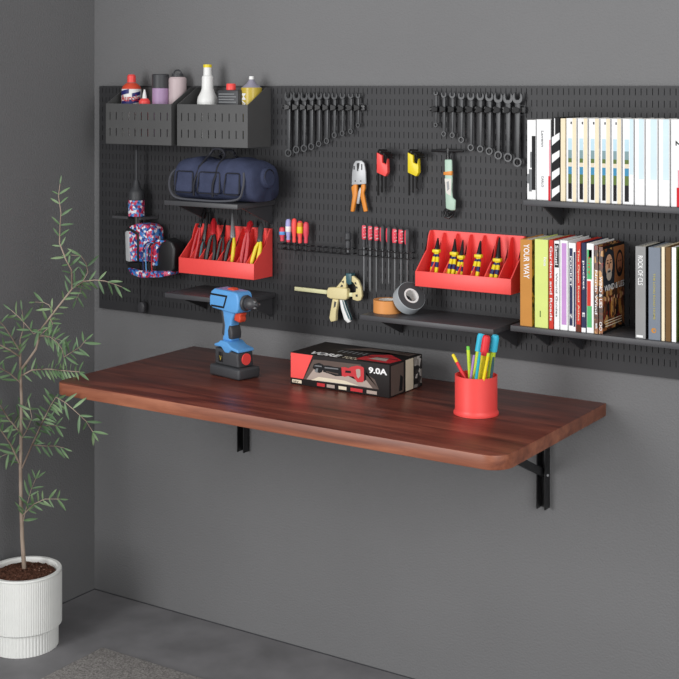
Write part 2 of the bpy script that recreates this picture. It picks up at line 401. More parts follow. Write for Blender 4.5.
for (u0, u1) in ((.07, .30), (.36, .64), (.69, .88)):
    zlo, zhi = bz0+.022, bz0+.076; xa, xb = bx0+(bx1-bx0)*u0, bx0+(bx1-bx0)*u1
    m = MB(); m.hexa([(xa, by0-.006, zlo), (xb, by0-.006, zlo), (xb, by0+.02, zlo), (xa, by0+.02, zlo), (xa+.003, by0+.001, zhi), (xb-.003, by0+.001, zhi), (xb-.003, by0+.03, zhi), (xa+.003, by0+.03, zhi)], M_bag, .006, 3)
    pk = m.build('pocket', t)
    m = MB(); pr = [(xa, by0-.0065, zlo+.004), (xa+.005, by0-.007, zlo), (xb-.005, by0-.007, zlo), (xb, by0-.0065, zlo+.004), (xb-.003, by0-.001, zhi-.003), (xb-.007, by0, zhi), (xa+.007, by0, zhi), (xa+.003, by0-.001, zhi-.003), (xa, by0-.0065, zlo+.004)]
    m.tube(pr, .0016, M_pipe, 6); m.build('piping', pk)
hx0, hx1 = bx0+.088, bx0+.150
for side_y, zt_ in ((by0+.045, .133), (by1-.045, .128)):
    m = MB(); zz = bz0+.106
    pr = [(hx0, by0-.001, bz0+.064), (hx0+.004, by0+.012, bz0+.092)] if side_y < -.09 else [(hx0, by1-.02, bz0+.098)]
    pr += [(hx0+.006, side_y-.005, bz0+.115), (hx0+.012, side_y, bz0+zt_-.008), (hx0+.02, side_y, bz0+zt_), (hx1-.02, side_y, bz0+zt_), (hx1-.01, side_y, bz0+zt_-.008), (hx1-.004, side_y-.005, bz0+.115)]
    pr += [(hx1-.002, by0+.012, bz0+.092), (hx1, by0-.001, bz0+.064)] if side_y < -.09 else [(hx1, by1-.02, bz0+.098)]
    m.tube(sm(pr), .0032, M_pipe, 8); m.build('handle', t)
for xx in (hx0, hx1):
    m = MB(); m.tube(sm([(xx-.006, by0-.006, bz0+.014), (xx-.004, by0-.008, bz0+.045), (xx, by0+.001, bz0+.072), (xx, by0+.012, bz0+.092)]), .003, M_pipe, 6); m.build('webbing', t)
m = MB(); m.tube(sm([(bx0+.012, by0+.03, bz0+.088), (bx0-.001, by0+.008, bz0+.07), (bx0-.003, by0-.002, bz0+.045), (bx0+.012, by0-.012, bz0+.02), (bx0+.035, by0-.012, bz0+.007), (bx0+.10, by0-.012, bz0+.0045), (bx0+.17, by0-.010, bz0+.0045), (bx1-.035, by0-.006, bz0+.012), (bx1-.022, by0-.004, bz0+.036), (bx1-.020, by0-.001, bz0+.060), (bx1-.024, by0+.004, bz0+.078)]), .003, M_strap, 6); m.build('shoulder_strap', t)
m = MB(); m.lathe((bx1+.002, -.095, bz0+.062), [(0, .012), (.02, .012), (.026, .008), (.028, -.004)], M_bag, axis=(1, 0, .15), seg=24)
m.tube([(bx1+.0125, -.095+.021*math.cos(a), bz0+.064+.021*math.sin(a)) for a in [2*math.pi*q/16 for q in range(17)]], .0013, M_pipe, 6); m.build('end_pocket', t)

# ------------------------------------------------------------------ patterned drill hanging nose up
M_cable = mat('black_cable', (20, 20, 22), .5)
ctr = at(142, 250, -.05)
t = thing('hanging_drill', 'corded drill in red, white and blue patterned sticker hanging nose up on pegboard', 'power drill', V((ctr.x, BY, ctr.z)))
yc = -.055
def cyl_px(mb, px, rows_, y, m, seg=24):
    b0 = at(px, rows_[0][0], y); k = ppm(b0)
    pr = [(0, b0.z)]+[(hw/k, at(px, yy, y).z) for yy, hw in rows_]; pr.append((0, pr[-1][1]))
    return mb.lathe((b0.x, y, 0), pr, m, seg=seg)
cyl_px(MB(), 136.5, [(188, 1.6), (150, 1.3)], yc, M_dgrey, 10).build('drill_bit', t)
cyl_px(MB(), 136.5, [(199.5, 7.8), (192.5, 7.8), (190, 6.4), (187, 3.8), (182, 2.8), (180, 2.0)], yc, M_dgrey).build('chuck', t)
cyl_px(MB(), 136.5, [(216, 8.2), (200, 8.2)], yc, M_skin).build('collar', t)
cyl_px(MB(), 138, [(227, 5), (216.5, 5)], yc, M_black).build('neck', t)
m = MB(); pxprism(m, [(126, 231), (129, 226), (137, 223.5), (147, 225), (152, 229), (152.5, 262), (139, 262), (126, 261)], yc-.025, .05, M_skin, .006, 3); m.build('motor_housing', t)
m = MB(); pxprism(m, [(124.7, 232), (128.5, 229), (130, 262), (125.5, 261)], yc-.0275, .055, M_chrome, .003); m.build('side_plate', t)
m = MB(); pxprism(m, [(125, 230), (127.5, 227), (138.5, 233), (138.5, 262), (136.8, 262), (136.8, 235), (129, 230.5), (128.6, 231.5)], yc-.0285, .004, M_black, .001); m.build('grip_band', t)
m = MB(); pxprism(m, [(154, 262), (154, 244), (158, 240), (166, 239), (172, 242), (174.5, 249), (174, 270), (168, 276), (156, 276)], yc-.022, .044, M_black, .006, 3); m.build('battery_pack', t)
m = MB(); pxprism(m, [(151, 266), (152, 244), (157, 239.5), (165, 241), (160, 243.5), (157, 250), (156.5, 266)], yc-.028, .008, M_skin, .002); m.build('sticker_trim', t)
m = MB(); pxprism(m, [(127, 268), (138, 270.5), (152, 271), (170, 271.5), (169, 275.5), (160, 277.5), (140, 278), (131, 274.5)], yc-.03, .05, M_skin, .003); m.build('foot', t)
m = MB(); pxprism(m, [(127, 262.5), (155, 262.5), (157, 270.8), (138, 270), (127, 267)], yc-.02, .04, M_black, .003); m.build('grip', t)
for px_, mt in ((143.5, M_navy), (146.3, M_blue), (149.3, M_cable), (152, M_red2)):
    m = MB(); pts = [(px_, 272), (px_-.5, 262), (px_-.4, 250), (px_+1.2, 245), (px_+4.5, 242.5), (px_+8, 243)]
    m.tube([at(a, b_, yc-.033) for a, b_ in pts], .0017, mt, 6); m.build('lead_wire', t)
m = MB(); m.tube([at(139.5, 262, yc-.03), at(140, 285, yc), at(140.5, 303, -.03)], .0013, M_cable, 6); m.build('cord', t)
m = MB(); pxprism(m, [(138.6, 302), (142.2, 302), (144, 306), (143.4, 312), (141.5, 313.5), (137.8, 312), (137.2, 306)], -.034, .014, M_dark, .003); m.build('plug', t)
m = MB(); m.tube([at(170, 275, yc), at(177, 274, yc), at(182, 275.5, -.03)], .001, M_cable, 6); m.build('cord', t)
# holder it hangs in
a0, a1 = at(117, 219, -.03), at(151, 219, -.03)
t = thing('tool_holder', 'narrow dark metal holder clasping the neck of the hanging patterned drill', 'holder', V(((a0.x+a1.x)/2, BY, a0.z)))
kk = at(136.5, 219, yc)
m = MB(); m.prism([(a0.x-.012, BY-.0006, kk.z), (a0.x+.02, yc-.016, kk.z), (kk.x-.0172, yc-.016, kk.z), (kk.x-.0172, BY-.0006, kk.z)], (0, 0, .007), M_shelf); m.build('holder_plate', t)
m = MB(); m.prism([(kk.x+.0172+.004, BY-.0006, kk.z), (kk.x+.0172+.004, yc-.016, kk.z), (a1.x+.0, yc-.016, kk.z), (a1.x+.012, BY-.0006, kk.z)], (0, 0, .007), M_shelf); m.build('holder_plate', t)

# ------------------------------------------------------------------ red racks
def red_rack(label, x0, x1, zb, zf, zt, n):
    yf = -.096; yb = BY-.0006
    t = thing('tool_rack', label, 'tool rack', V(((x0+x1)/2, BY, zb)))
    m = MB(); m.box(x0+.003, x1-.003, yf+.003, yb, zb, zb+.003, M_red); m.box(x0+.003, x1-.003, yb-.003, yb, zb+.003, zt, M_red); m.build('rack_back', t)
    m = MB(); m.box(x0, x1, yf, yf+.003, zb, zf, M_red, .0008); m.build('front_panel', t)
    def prof(zlow, drop):
        return [(yf+.003, zlow), (yb-.003, zlow), (yb-.003, zt-drop), (yb-.012, zt-drop), (yb-.02, zt-.012-drop), (yb-.03, zf+.045-drop), (yf+.003, zf-drop)]
    for sx in (x0, x1-.003):
        m = MB(); m.prism([(sx, a, b_) for a, b_ in prof(zb, 0)], (.003, 0, 0), M_red); m.build('side_panel', t)
    for k in range(1, n):
        sx = x0+(x1-x0)*k/n
        m = MB(); m.prism([(sx, a, b_) for a, b_ in prof(zb+.003, .004)], (.0022, 0, 0), M_red); m.build('divider', t)
    return t
red_rack('bright red plastic rack holding pliers below the duffel bag', .395, .644, .954, .995, 1.078, 8)
red_rack('bright red plastic rack holding five navy and yellow striped pliers', 1.118, 1.367, .978, 1.014, 1.103, 7)

def pliers(label, hpx, jpx, tip, y0, y1, zlow, m1, m2, mj, stripe=None, group=None, w=3.0, name='pliers', spread=1.0, head=.5):
    """handles start low at the front (hpx, y0, zlow), joint at jpx=(px,py), tip=(px,py) near the back plane y1"""
    J = at(jpx[0], jpx[1], y0+(y1-y0)*.55); T = at(tip[0], tip[1], y1)
    B = at(hpx, 200, y0); B.z = zlow
    t = thing(name, label, 'pliers', B, group)
    k = ppm(J); W = w/k
    ax = (T-J).normalized(); sd = V((1, 0, 0))
    m = MB(); m.tube([J-ax*.006, J, J+(T-J)*.25, J+(T-J)*.7, T], [W*.7, W*.95, W*.8, W*head, W*(.22 if head < .6 else .5)], mj, 10)
    m.lathe(J+V((0, -.0065, 0)), [(0, 0), (W*.6, 0), (W*.6, .012), (0, .012)], mj, axis=(0, 1, 0), seg=14); m.build('jaws', t)
    for sgn, mm in ((-1, m1), (1, m2)):
        sp_ = W*sgn*spread; pts = [J-ax*.004+sd*sp_*.35, J+(B-J)*.2+sd*sp_*1.0, J+(B-J)*.5+sd*sp_*1.35, J+(B-J)*.8+sd*sp_*1.25, B+sd*sp_*1.0]
        m = MB(); rr = [W*.4, W*.62, W*.66, W*.6, W*.45]
        if stripe:
            for q in range(4):
                for h in range(2):
                    a = pts[q].lerp(pts[q+1], h/2); c_ = pts[q].lerp(pts[q+1], (h+1)/2)
                    ra = rr[q]+(rr[q+1]-rr[q])*h/2; rb = rr[q]+(rr[q+1]-rr[q])*(h+1)/2
                    m.tube([a, c_], [ra, rb], (mm, stripe)[(q*2+h+1) % 2] if (q*2+h) else stripe, 8)
        else: m.tube(pts, rr, mm, 10)
        m.build('handle', t)
    return t
zl = .9585
pliers('long red-handled cutters leaning at the left end of the left red rack', 190, (200, 226), (206, 207), -.08, -.03, zl, M_red2, M_red2, M_blackm, w=2.0)
pliers('black pliers with teal handle beside the long red-handled cutters', 201.5, (204, 240), (208, 212), -.08, -.03, zl, M_teal, M_black, M_blackm, w=2.2, head=1.0)
pliers('dark red pliers with black grips in the third slot of the left rack', 208, (213.5, 233), (214, 219), -.08, -.03, zl, M_black, M_black, M_red2, w=3.2, head=1.0)
pliers('black water pump pliers with orange ring left of the needle nose pliers', 217, (223, 236), (225.5, 220), -.08, -.03, zl, M_black, M_black, M_blackm, w=2.2)
pliers('grey needle nose pliers with black and yellow handles in left red rack', 226, (233, 236), (232.5, 213.5), -.08, -.035, zl, M_black, M_yellow, M_steel, w=3.0)
pliers('red pipe cutter with squared red head in left red rack', 241, (248, 231), (251, 221.5), -.08, -.035, zl, M_red2, M_red2, M_red2, w=3.4, head=1.0, spread=.6)
pliers('grey wire cutters with bright yellow and black handles at rack right end', 251, (260, 240), (261.5, 224), -.082, -.035, zl, M_yellow, M_yellow, M_tool, w=3.2, head=1.0, spread=.8)
zl = .9825
for (hx, jx, jy, tx, ty, lb, wd) in ((432, 437, 250, 438, 238, 'leftmost navy and yellow striped pliers with open round jaws', 2.9), (448, 454.5, 252.5, 455, 239, 'second striped pliers from left in the right red rack', 2.9),
        (457, 461.5, 256, 463, 240, 'third striped pliers from left, sitting lowest in the right red rack', 2.6), (472, 479, 255, 480.5, 241, 'fourth striped pliers from left in the right red rack', 3.0), (490, 498, 259, 499.5, 237.5, 'rightmost and tallest navy and yellow striped pliers in right red rack', 3.3)):
    pl = pliers(lb, hx, (jx, jy), (tx, ty), -.082, -.035, zl, M_navy, M_navy, M_blackm, M_yellow, 'striped pliers in the right red rack', w=wd, spread=.62)
    J = at(jx, jy, -.057); m = MB(); W = wd/ppm(J); m.box(J.x-W*1.35, J.x+W*1.35, J.y-.008, J.y+.004, J.z-.006, J.z+.002, M_yellow, .002); m.build('guard', pl)

# ------------------------------------------------------------------ wrenches on bar racks
def wrench_rack(label, pxa, pya, pxb, pyb, specs, order):
    y = -.03; a, b_ = at(pxa, pya, y), at(pxb, pyb, y); zc = (a.z+b_.z)/2
    t = thing('wrench_rack', label, 'wrench rack', V(((a.x+b_.x)/2, BY, zc)))
    m = MB(); m.box(a.x, b_.x, -.020, -.014, zc-.0075, zc+.0075, M_blackm, .002)
    for xx in (a.x+.01, b_.x-.01): m.box(xx-.004, xx+.004, -.0145, BY-.0005, zc-.005, zc+.005, M_blackm)
    m.build('rack_bar', t)
    fr = MB(); x1 = b_.x; fr.tube([(x1-.01, -.030, zc+.011), (x1+.001, -.030, zc+.011), (x1+.001, -.030, zc-.011), (x1-.01, -.030, zc-.011)], .0008, M_dgrey, 6); fr.tube([(x1+.001, -.030, zc), (x1, -.0145, zc)], .0008, M_dgrey, 6); fr.build('end_stop', t)
    m = MB(); m.lathe((a.x-.0005, -.018, zc), [(0, 0), (.004, 0), (.0045, .008), (0, .008)], M_blackm, axis=(-1, 0, 0)); m.build('end_knob', t)
    n = len(specs)
    for k, (px, ptop, pbot, w) in enumerate(specs):
        c0 = at(px, ptop, -.028); c1 = at(px, pbot, -.028); x = c0.x
        zt_, zb_ = c0.z, c1.z; R = w*1.22/ppm(c0); r2 = R*.85; yf = -.0265
        wt = thing('wrench', order[k], 'wrench', V((x, -.024, zb_)), 'combination wrenches on the bar racks')
        # open jaw
        o = []; zc_ = zt_-R*1.15
        th0 = math.radians(52)
        o += [(x+R*.55, zc_+R*1.15), (x+R*.95, zc_+R*.55)]
        for q in range(1, 12):
            an = math.radians(25)-q*math.radians(230)/12; o.append((x+R*math.cos(an), zc_+R*math.sin(an)))
        o += [(x-R*.95, zc_+R*.55), (x-R*.55, zc_+R*1.15), (x-R*.5, zc_+R*.1), (x-R*.28, zc_-R*.25), (x+R*.28, zc_-R*.25), (x+R*.5, zc_+R*.1)]
        m = MB(); m.prism([(p, yf-.001, q) for p, q in o], (0, .0065, 0), M_tool, .0006, 1); m.build('open_jaw', wt)
        m = MB(); sw = R*.42; zs0, zs1 = zb_+r2*1.8, zc_-R*.9
        m.hexa([(x-sw*.8, yf, zs0), (x+sw*.8, yf, zs0), (x+sw*.8, yf+.0045, zs0), (x-sw*.8, yf+.0045, zs0), (x-sw*1.2, yf, zs1), (x+sw*1.2, yf, zs1), (x+sw*1.2, yf+.0045, zs1), (x-sw*1.2, yf+.0045, zs1)], M_tool, .001)
        m.build('shaft', wt)
        m = MB(); m.lathe((x, yf-.001, zb_+r2), [(r2*.66, 0), (r2, .0), (r2, .006), (r2*.66, .006)], M_tool, axis=(0, 1, 0), seg=20, close=True); m.build('ring_end', wt)
        # clip holding it
        px2 = x; m = MB(); m.prism([(px2-.007, -.036, zc-.0085), (px2+.0065, -.031, zc-.004), (px2+.0065, -.031, zc+.004), (px2-.007, -.036, zc+.0085)], (0, .0035, 0), M_blackm, .0008, 1)
        m.box(px2-.0075, px2-.005, -.033, -.0195, zc-.006, zc+.006, M_blackm); m.build('clip', t)
ordn = ['longest', 'second longest', 'third longest', 'fourth longest', 'fifth longest', 'sixth longest', 'seventh longest', 'third shortest', 'second shortest', 'shortest']
sl = [(288, 91.5, 157, 3.9), (296, 91.5, 153.5, 3.8), (303.7, 92, 152, 3.6), (311, 92, 150, 3.4), (318.5, 92, 147, 3.1), (326.3, 92, 144, 3.0), (334, 92.5, 138, 2.8), (342, 92.5, 136, 2.6), (350.3, 92.5, 134, 2.5), (357.7, 92.8, 127.5, 2.2)]
wrench_rack('black bar rack holding the left row of hanging wrenches', 283, 107.2, 362.5, 107.8, sl, [f'{o} steel wrench hanging on the left bar rack' for o in ordn])
sr = [(435.5, 90.5, 127, 2.0), (443.5, 91.5, 136.5, 2.5), (452, 91.5, 138, 2.7), (461, 92, 143, 3.0), (470.5, 92, 151, 3.3), (480, 92, 152.5, 3.4), (489, 92, 155, 3.7), (498, 92.5, 159.5, 4.1), (507.7, 92.5, 162, 4.4), (517.2, 92, 167, 4.6)]
wrench_rack('black bar rack holding the right row of hanging wrenches', 431, 109.5, 524, 109.8, sr, [f'{o} steel wrench hanging on the right bar rack' for o in ordn[::-1]])

# ------------------------------------------------------------------ crimper
c0 = at(358, 212, -.025)
t = thing('crimping_pliers', 'silver crimping pliers with orange handles hanging on the pegboard', 'pliers', V((c0.x, BY, c0.z)))
m = MB(); pxprism(m, [(351.5, 185), (352, 172), (353.5, 164), (355.5, 160.8), (361, 160.5), (364, 163), (365.5, 172), (365.8, 184), (360, 184.5), (356.5, 184.5)], -.03, .005, M_chrome, .0015); m.build('jaw_plate', t)
m = MB()
for a in ([(356.7, 163.5), (358.2, 163), (358.3, 171), (357, 171)], [(353.5, 166), (354.7, 166), (354.7, 169.5), (353.5, 169.5)], [(361.2, 164), (362.2, 164), (362.2, 170), (361.2, 170)], [(357.5, 163), (359.5, 163), (358.8, 169), (358.2, 169)]): pxprism(m, a, -.0305, .0004, M_black)
for a, b_ in ((355.3, 181), (360.8, 181)): m.lathe(at(a, b_, -.0302), [(0, 0), (.0016, 0), (.0016, .001), (0, .001)], M_black, axis=(0, -1, 0), seg=10)
m.build('die', t)
m = MB(); pxprism(m, [(353.5, 184.5), (356.5, 184.5), (356.8, 194), (353.2, 212), (350.2, 211.5), (352.2, 196), (351, 187)], -.032, .009, M_orange, .002, 3); m.build('handle', t)
m = MB(); pxprism(m, [(361, 184.5), (364.5, 184.2), (364.8, 188), (363.5, 193), (367, 211.3), (363.5, 212), (360, 196)], -.032, .007, M_orange, .002, 3); m.build('handle', t)
m = MB(); pxprism(m, [(360, 187), (361.5, 190), (358.5, 204), (356.3, 203.5), (358, 192)], -.028, .008, M_chrome, .001); m.build('link', t)

# ------------------------------------------------------------------ hex key sets
M_key = mat('key_black', (13, 13, 14), .6, spec=.3)
def hex_set(label, ox, oy, mt):
    c0 = at(ox+5, oy+45, -.025)
    t = thing('hex_key_set', label, 'hex key set', V((c0.x, BY, c0.z)))
    m = MB(); pxprism(m, [(ox, oy), (ox+5.3, oy+3), (ox+5.3, oy+10), (ox+9.5, oy+12), (ox+10.3, oy+6), (ox+10.8, oy+20), (ox+8.5, oy+24), (ox, oy+20)], -.0405, .012, mt, .0012); m.build('key_holder', t)
    ks = [(1.7, 43, 10, -2.5), (5.5, 40, 13, .0), (9, 36, 16.5, 2.7), (4.0, 22, 14, -.6), (7.5, 22, 16, 1.4), (10.5, 21, 17, 4.4)]
    for q, (dx, dy, rx, top) in enumerate(ks):
        rr = .0026-.00014*q; yy = -.035+.002*(q % 3)
        m = MB(); m.tube([at(ox+dx, oy+dy, yy), at(ox+dx, oy+top+1.2, yy), at(ox+dx+.9, oy+top, yy), at(ox+rx, oy+top+(.7 if q % 2 else .2), yy-.012)], rr, M_key, 6); m.build('hex_key', t)
hex_set('set of black hex keys in a red holder on the pegboard', 376.6, 152.5, M_red)
hex_set('set of black hex keys in a yellow holder on the pegboard', 407.6, 152.5, M_yellow)

# ------------------------------------------------------------------ T handle tool
M_pale = C('pale_green', 178, 206, 188, .4)
c0 = at(447.5, 218, -.03)
t = thing('t_handle_tool', 'pale green tube tool with black T handle and bottom hook on pegboard', 'hand tool', V((c0.x, BY, c0.z)))
m = MB(); m.tube([at(431.5, 150.6, -.03), at(433, 150.6, -.03), at(447, 150.8, -.03), at(462, 151, -.03), at(463.5, 151, -.03)], [.0022, .003, .0042, .003, .0022], M_blackm, 8); m.build('t_bar', t)
m = MB(); cyl_px(m, 448.2, [(160, 2.2), (156, 1.6), (153, 2.4), (148.5, 2.2)], -.03, M_blackm, 12); m.build('neck', t)
m = MB(); pxprism(m, [(444.3, 159.5), (451.5, 159.5), (452, 180), (451.5, 190), (452.3, 198), (455.3, 200), (454.8, 210.5), (450, 210.5), (445.5, 208.5), (444.8, 190)], -.037, .006, M_pale, .003, 3)
pxprism(m, [(444.6, 178.5), (451.3, 178.8), (450.8, 196), (446, 193)], -.0374, .0004, M_offw)
pxprism(m, [(446.5, 182), (448.6, 181), (449.3, 189), (447.2, 191)], -.0379, .0004, M_steel); m.build('tube_body', t)
m = MB(); pxprism(m, [(443.3, 172), (451.6, 171), (451.6, 175.5), (443.3, 175)], -.038, .008, M_orange, .001); m.build('orange_band', t)
m = MB(); m.tube([at(a, b_, -.03) for a, b_ in ((446, 209), (443.5, 212.5), (445, 216.5), (449, 218), (453, 215), (454, 211.5), (451, 213), (449, 215.3), (447, 212.5), (449.5, 210))], .003, M_blackm, 8); m.build('hook', t)

# ------------------------------------------------------------------ screwdriver racks
def rail_rack(label, pa, pb, gap, nslots, sets_y=-.04):
    a, b_ = at(*pa, sets_y), at(*pb, sets_y); z = (a.z+b_.z)/2
    t = thing('screwdriver_rack', label, 'screwdriver rack', V(((a.x+b_.x)/2, BY, z)))
    m = MB()
    for dz in (0, -gap):
        for yy in (sets_y-.008, sets_y+.008): m.tube([(a.x-.004, yy, z+dz), (b_.x+.004, yy, z+dz)], .0012, M_blackm, 6)
        for k in range(nslots+1):
            xx = a.x+(b_.x-a.x)*k/nslots; m.tube([(xx, sets_y-.008, z+dz), (xx, sets_y+.008, z+dz)], .0011, M_steel, 6)
    m.build('rail', t)
    for xx in (a.x, b_.x):
        for dz in (0, -gap):
            m = MB(); m.tube([(xx, sets_y+.0085, z+dz), (xx, BY-.0006, z+dz)], .0014, M_blackm, 6); m.build('mounting_pin', t)
    return t, z, a.x, b_.x
def screwdriver(label, px, ptop, pbase, ptip, hw, sets_y, ms, group, name='screwdriver', rs=.0016, mk=M_steel, deco=None):
    c0 = at(px, pbase, sets_y); zt_ = at(px, ptop, sets_y).z; zb_ = c0.z; zz = at(px, ptip, sets_y).z; r = hw/ppm(c0)
    t = thing(name, label, 'screwdriver', V((c0.x, sets_y, zz)), group)
    h = zt_-zb_; m = MB()
    m.lathe((c0.x, sets_y, zb_), [(0, 0), (r*.62, 0), (r*.7, h*.1), (r*.62, h*.22), (r*.95, h*.45), (r, h*.75), (r*.85, h*.93), (r*.45, h), (0, h)], ms, seg=16)
    if deco: deco(m, c0.x, sets_y, zb_, h, r)
    m.build('handle', t)
    m = MB(); m.tube([(c0.x, sets_y, zb_-.0002), (c0.x, sets_y, zz+.006), (c0.x, sets_y, zz)], [rs, rs, rs*.5], mk, 8); m.build('blade', t)
yS = -.036
t, z, xa, xb = rail_rack('black wire rack holding red-handled screwdrivers at its left end', (281, 243), (351, 249.6), .013, 10, yS)
M_lil = C('lilac_handle', 170, 170, 222)
LS = [(282.3, 227, 241, 247, 3.2, [M_pink], 'short red screwdriver with blue mark, leftmost on the left rack', M_blue), (288.4, 219, 242, 257, 3.0, [M_pink, M_pink, M_lil, M_lil, M_lil, M_lil], 'lilac and red screwdriver, second from left on the left rack', M_white),
      (294.3, 218.5, 242.3, 262, 2.9, [M_red], 'plain bright red screwdriver in the middle of the left rack', None), (300, 221, 243, 248.5, 3.2, [M_red, M_red, M_red, M_red, M_yellow, M_orange, M_red], 'red screwdriver with yellow top, second from right on left rack', M_yellow), (306, 222, 243, 260, 3.0, [M_pink], 'crimson screwdriver, rightmost of the red ones on the left rack', None)]
for px, a, b_, c_, hw, ms, lb, dm in LS:
    def deco(m, x, y, zb, h, r, dm=dm):
        if dm: m.lathe((x, y, zb+h*.45), [(r*.96, 0), (r*1.03, h*.03), (r*1.03, h*.22), (r*.96, h*.25)], dm, seg=16)
    screwdriver(lb, px, a, b_, c_, hw, yS, ms, 'red screwdrivers on the left wire rack', deco=deco, mk=M_dark)
c0 = at(348, 247.5, yS)
t = thing('bit_driver', 'stubby dark grey bit driver at the right end of the left wire rack', 'screwdriver', c0)
cyl_px(MB(), 348, [(247.8, 2.6), (242, 3.0), (240.5, 2.2), (239, 3.4), (233.5, 3.3), (232, 2.2)], yS, M_dgrey, 12).build('grip', t)
m = MB(); m.tube([c0-V((0, 0, .0002)), c0-V((0, 0, .012))], .002, M_steel); m.build('bit', t)
rail_rack('black wire rack holding eight red and black screwdrivers', (361.5, 248), (410, 254.5), .014, 8, yS)
words = ['first', 'second', 'third', 'fourth', 'fifth', 'sixth', 'seventh', 'eighth']
for k in range(8):
    px = 364+k*6.18; d = k*.33
    red = k in (0, 1, 2, 5, 6)
    def deco(m, x, y, zb, h, r, red=red, k=k):
        a0 = CAMD-(.75 if red else 1.2); a1 = CAMD+(.65 if red else -.6)
        if k in (5, 6): a0, a1 = CAMD-1.2, CAMD+.5
        n = 8; rr = r*1.03+.0003; i = m.mi(M_pink); prof_ = [(.34, .80), (.45, .97), (.75, 1.02), (.93, .87)]
        for q in range(n):
            b0 = a0+(a1-a0)*q/n; b1 = a0+(a1-a0)*(q+1)/n
            for (h0, s0), (h1, s1) in zip(prof_, prof_[1:]):
                m.flat([(x+rr*s0*math.cos(b0), y+rr*s0*math.sin(b0), zb+h*h0), (x+rr*s0*math.cos(b1), y+rr*s0*math.sin(b1), zb+h*h0), (x+rr*s1*math.cos(b1), y+rr*s1*math.sin(b1), zb+h*h1), (x+rr*s1*math.cos(b0), y+rr*s1*math.sin(b0), zb+h*h1)], M_pink)
        if red:
            for q in range(4):
                zc = zb+h*(.4+.14*q); rz = rr*1.05
                m.flat([(x+rz*math.cos(CAMD+s_*.4+.2), y+rz*math.sin(CAMD+s_*.4+.2), zc+dz) for s_, dz in ((-1, 0), (1, .0015), (1, .003), (-1, .0015))], M_white)
    nm = f'{"black" if not red else "red and black"} handled screwdriver, {words[k]} from left on the right wire rack'
    screwdriver(nm, px, 223.5+d*2.2, 247+d*2.2, 291+d if k not in (3, 4) else 284, 3.0, yS, [M_dark], 'eight screwdrivers on the right wire rack', rs=.0021 if k in (0, 1, 5) else .0015, deco=deco)

# ------------------------------------------------------------------ bar clamp
M_beige = C('beige_plastic', 226, 212, 160, .45); M_beige2 = C('pale_bar', 232, 230, 184, .35)
c0 = at(340, 322, -.03)
t = thing('bar_clamp', 'beige one-handed bar clamp hanging level on the pegboard', 'clamp', V((c0.x, BY, c0.z)))
m = MB(); pxprism(m, [(294.3, 286.8), (294.3, 290.6), (322, 293.8), (346.5, 296.5), (355, 297), (355, 293), (346.5, 292.6), (322, 289.8)], -.032, .007, M_beige2, .001); m.build('bar', t)
m = MB(); pxprism(m, [(326.5, 291), (328, 287.6), (334, 287.5), (346, 288.4), (347, 290), (347, 298), (345.5, 300), (330, 298.7), (326.7, 297)], -.040, .016, M_beige, .003, 3); m.build('clamp_body', t)
m = MB(); pxprism(m, [(336, 287.5), (341, 281.5), (344, 276.5), (346, 275.5), (346.3, 281), (345.8, 288)], -.038, .008, M_beige, .001)
for q in ([(341.3, 281.5), (343.8, 280.5), (343.5, 283.5)], [(340.2, 287), (341.5, 284.5), (343, 285.5), (342.6, 287)]): pxprism(m, q, -.0386, .0006, M_black)
m.build('moving_jaw', t)
m = MB(); pxprism(m, [(351, 276.3), (353, 276), (358, 280.5), (361, 288), (361.8, 296), (360.5, 300.5), (357, 301), (352.5, 299.6), (352, 293), (355.6, 292.2), (356, 287), (353.5, 283), (351, 281)], -.038, .008, M_beige, .0012)
for q in ([(354.3, 282.5), (355.8, 282), (356.5, 284.5), (355.3, 284.5)], [(356, 286.5), (357.2, 286.5), (357.5, 288.5), (356.4, 288.5)], [(355.6, 294.5), (357.6, 294.5), (357.6, 296.8), (355.6, 296.8)]): pxprism(m, q, -.0386, .0006, M_black)
m.build('fixed_jaw', t)
m = MB(); pxprism(m, [(345.6, 273.4), (351.4, 273.8), (351.2, 284), (349, 285), (346, 283)], -.04, .018, M_teal, .0012); m.build('jaw_pad', t)
m = MB(); pxprism(m, [(332.2, 299), (338, 299.8), (337, 306), (335.8, 312), (335.5, 321), (330.5, 322), (329, 318), (330.3, 310)], -.040, .012, M_beige, .002, 3)
pxprism(m, [(334.2, 301.5), (336.2, 302), (335.4, 306.5), (333.6, 308)], -.0406, .0006, M_dgrey); m.build('handle', t)
m = MB(); pxprism(m, [(339.5, 299.8), (341.6, 300), (344, 309), (347.8, 318.5), (350.5, 321.8), (347.5, 323), (344, 319.5), (341, 309)], -.040, .006, M_white, .001)
pxprism(m, [(341.8, 300), (343.6, 300.2), (346.5, 309), (350, 317.5), (350.2, 321.2), (348, 318.2), (344.2, 309)], -.037, .010, M_teal, .001); m.build('trigger', t)

# ------------------------------------------------------------------ tape rolls
zC = .9103
M_otape = C('orange_tape', 222, 150, 84, .5); M_gtape = C('grey_tape', 172, 178, 182, .45); M_gside = C('tape_side', 70, 72, 74, .6)
c0 = at(387.5, 308, -.1); c0.z = zC; r = 14.2/ppm(c0)
t = thing('tape_roll', 'orange masking tape roll lying flat on the shelf', 'tape roll', c0)
MB().lathe((c0.x, c0.y, zC), [(r*.62, 0), (r, 0), (r, .030), (r*.62, .030)], M_otape, seg=40, close=True).build('tape', t)
MB().lathe((c0.x, c0.y, zC), [(r*.56, 0), (r*.615, 0), (r*.615, .030), (r*.56, .030)], M_offw, seg=40, close=True).build('core', t)
ax = (V((CC, SS, 0))*.36+V((0, 0, 1))*.52+V((SS, -CC, 0))*.70).normalized()
c1 = at(409, 299, -.1); R = 15.2/ppm(c1); wd = .028
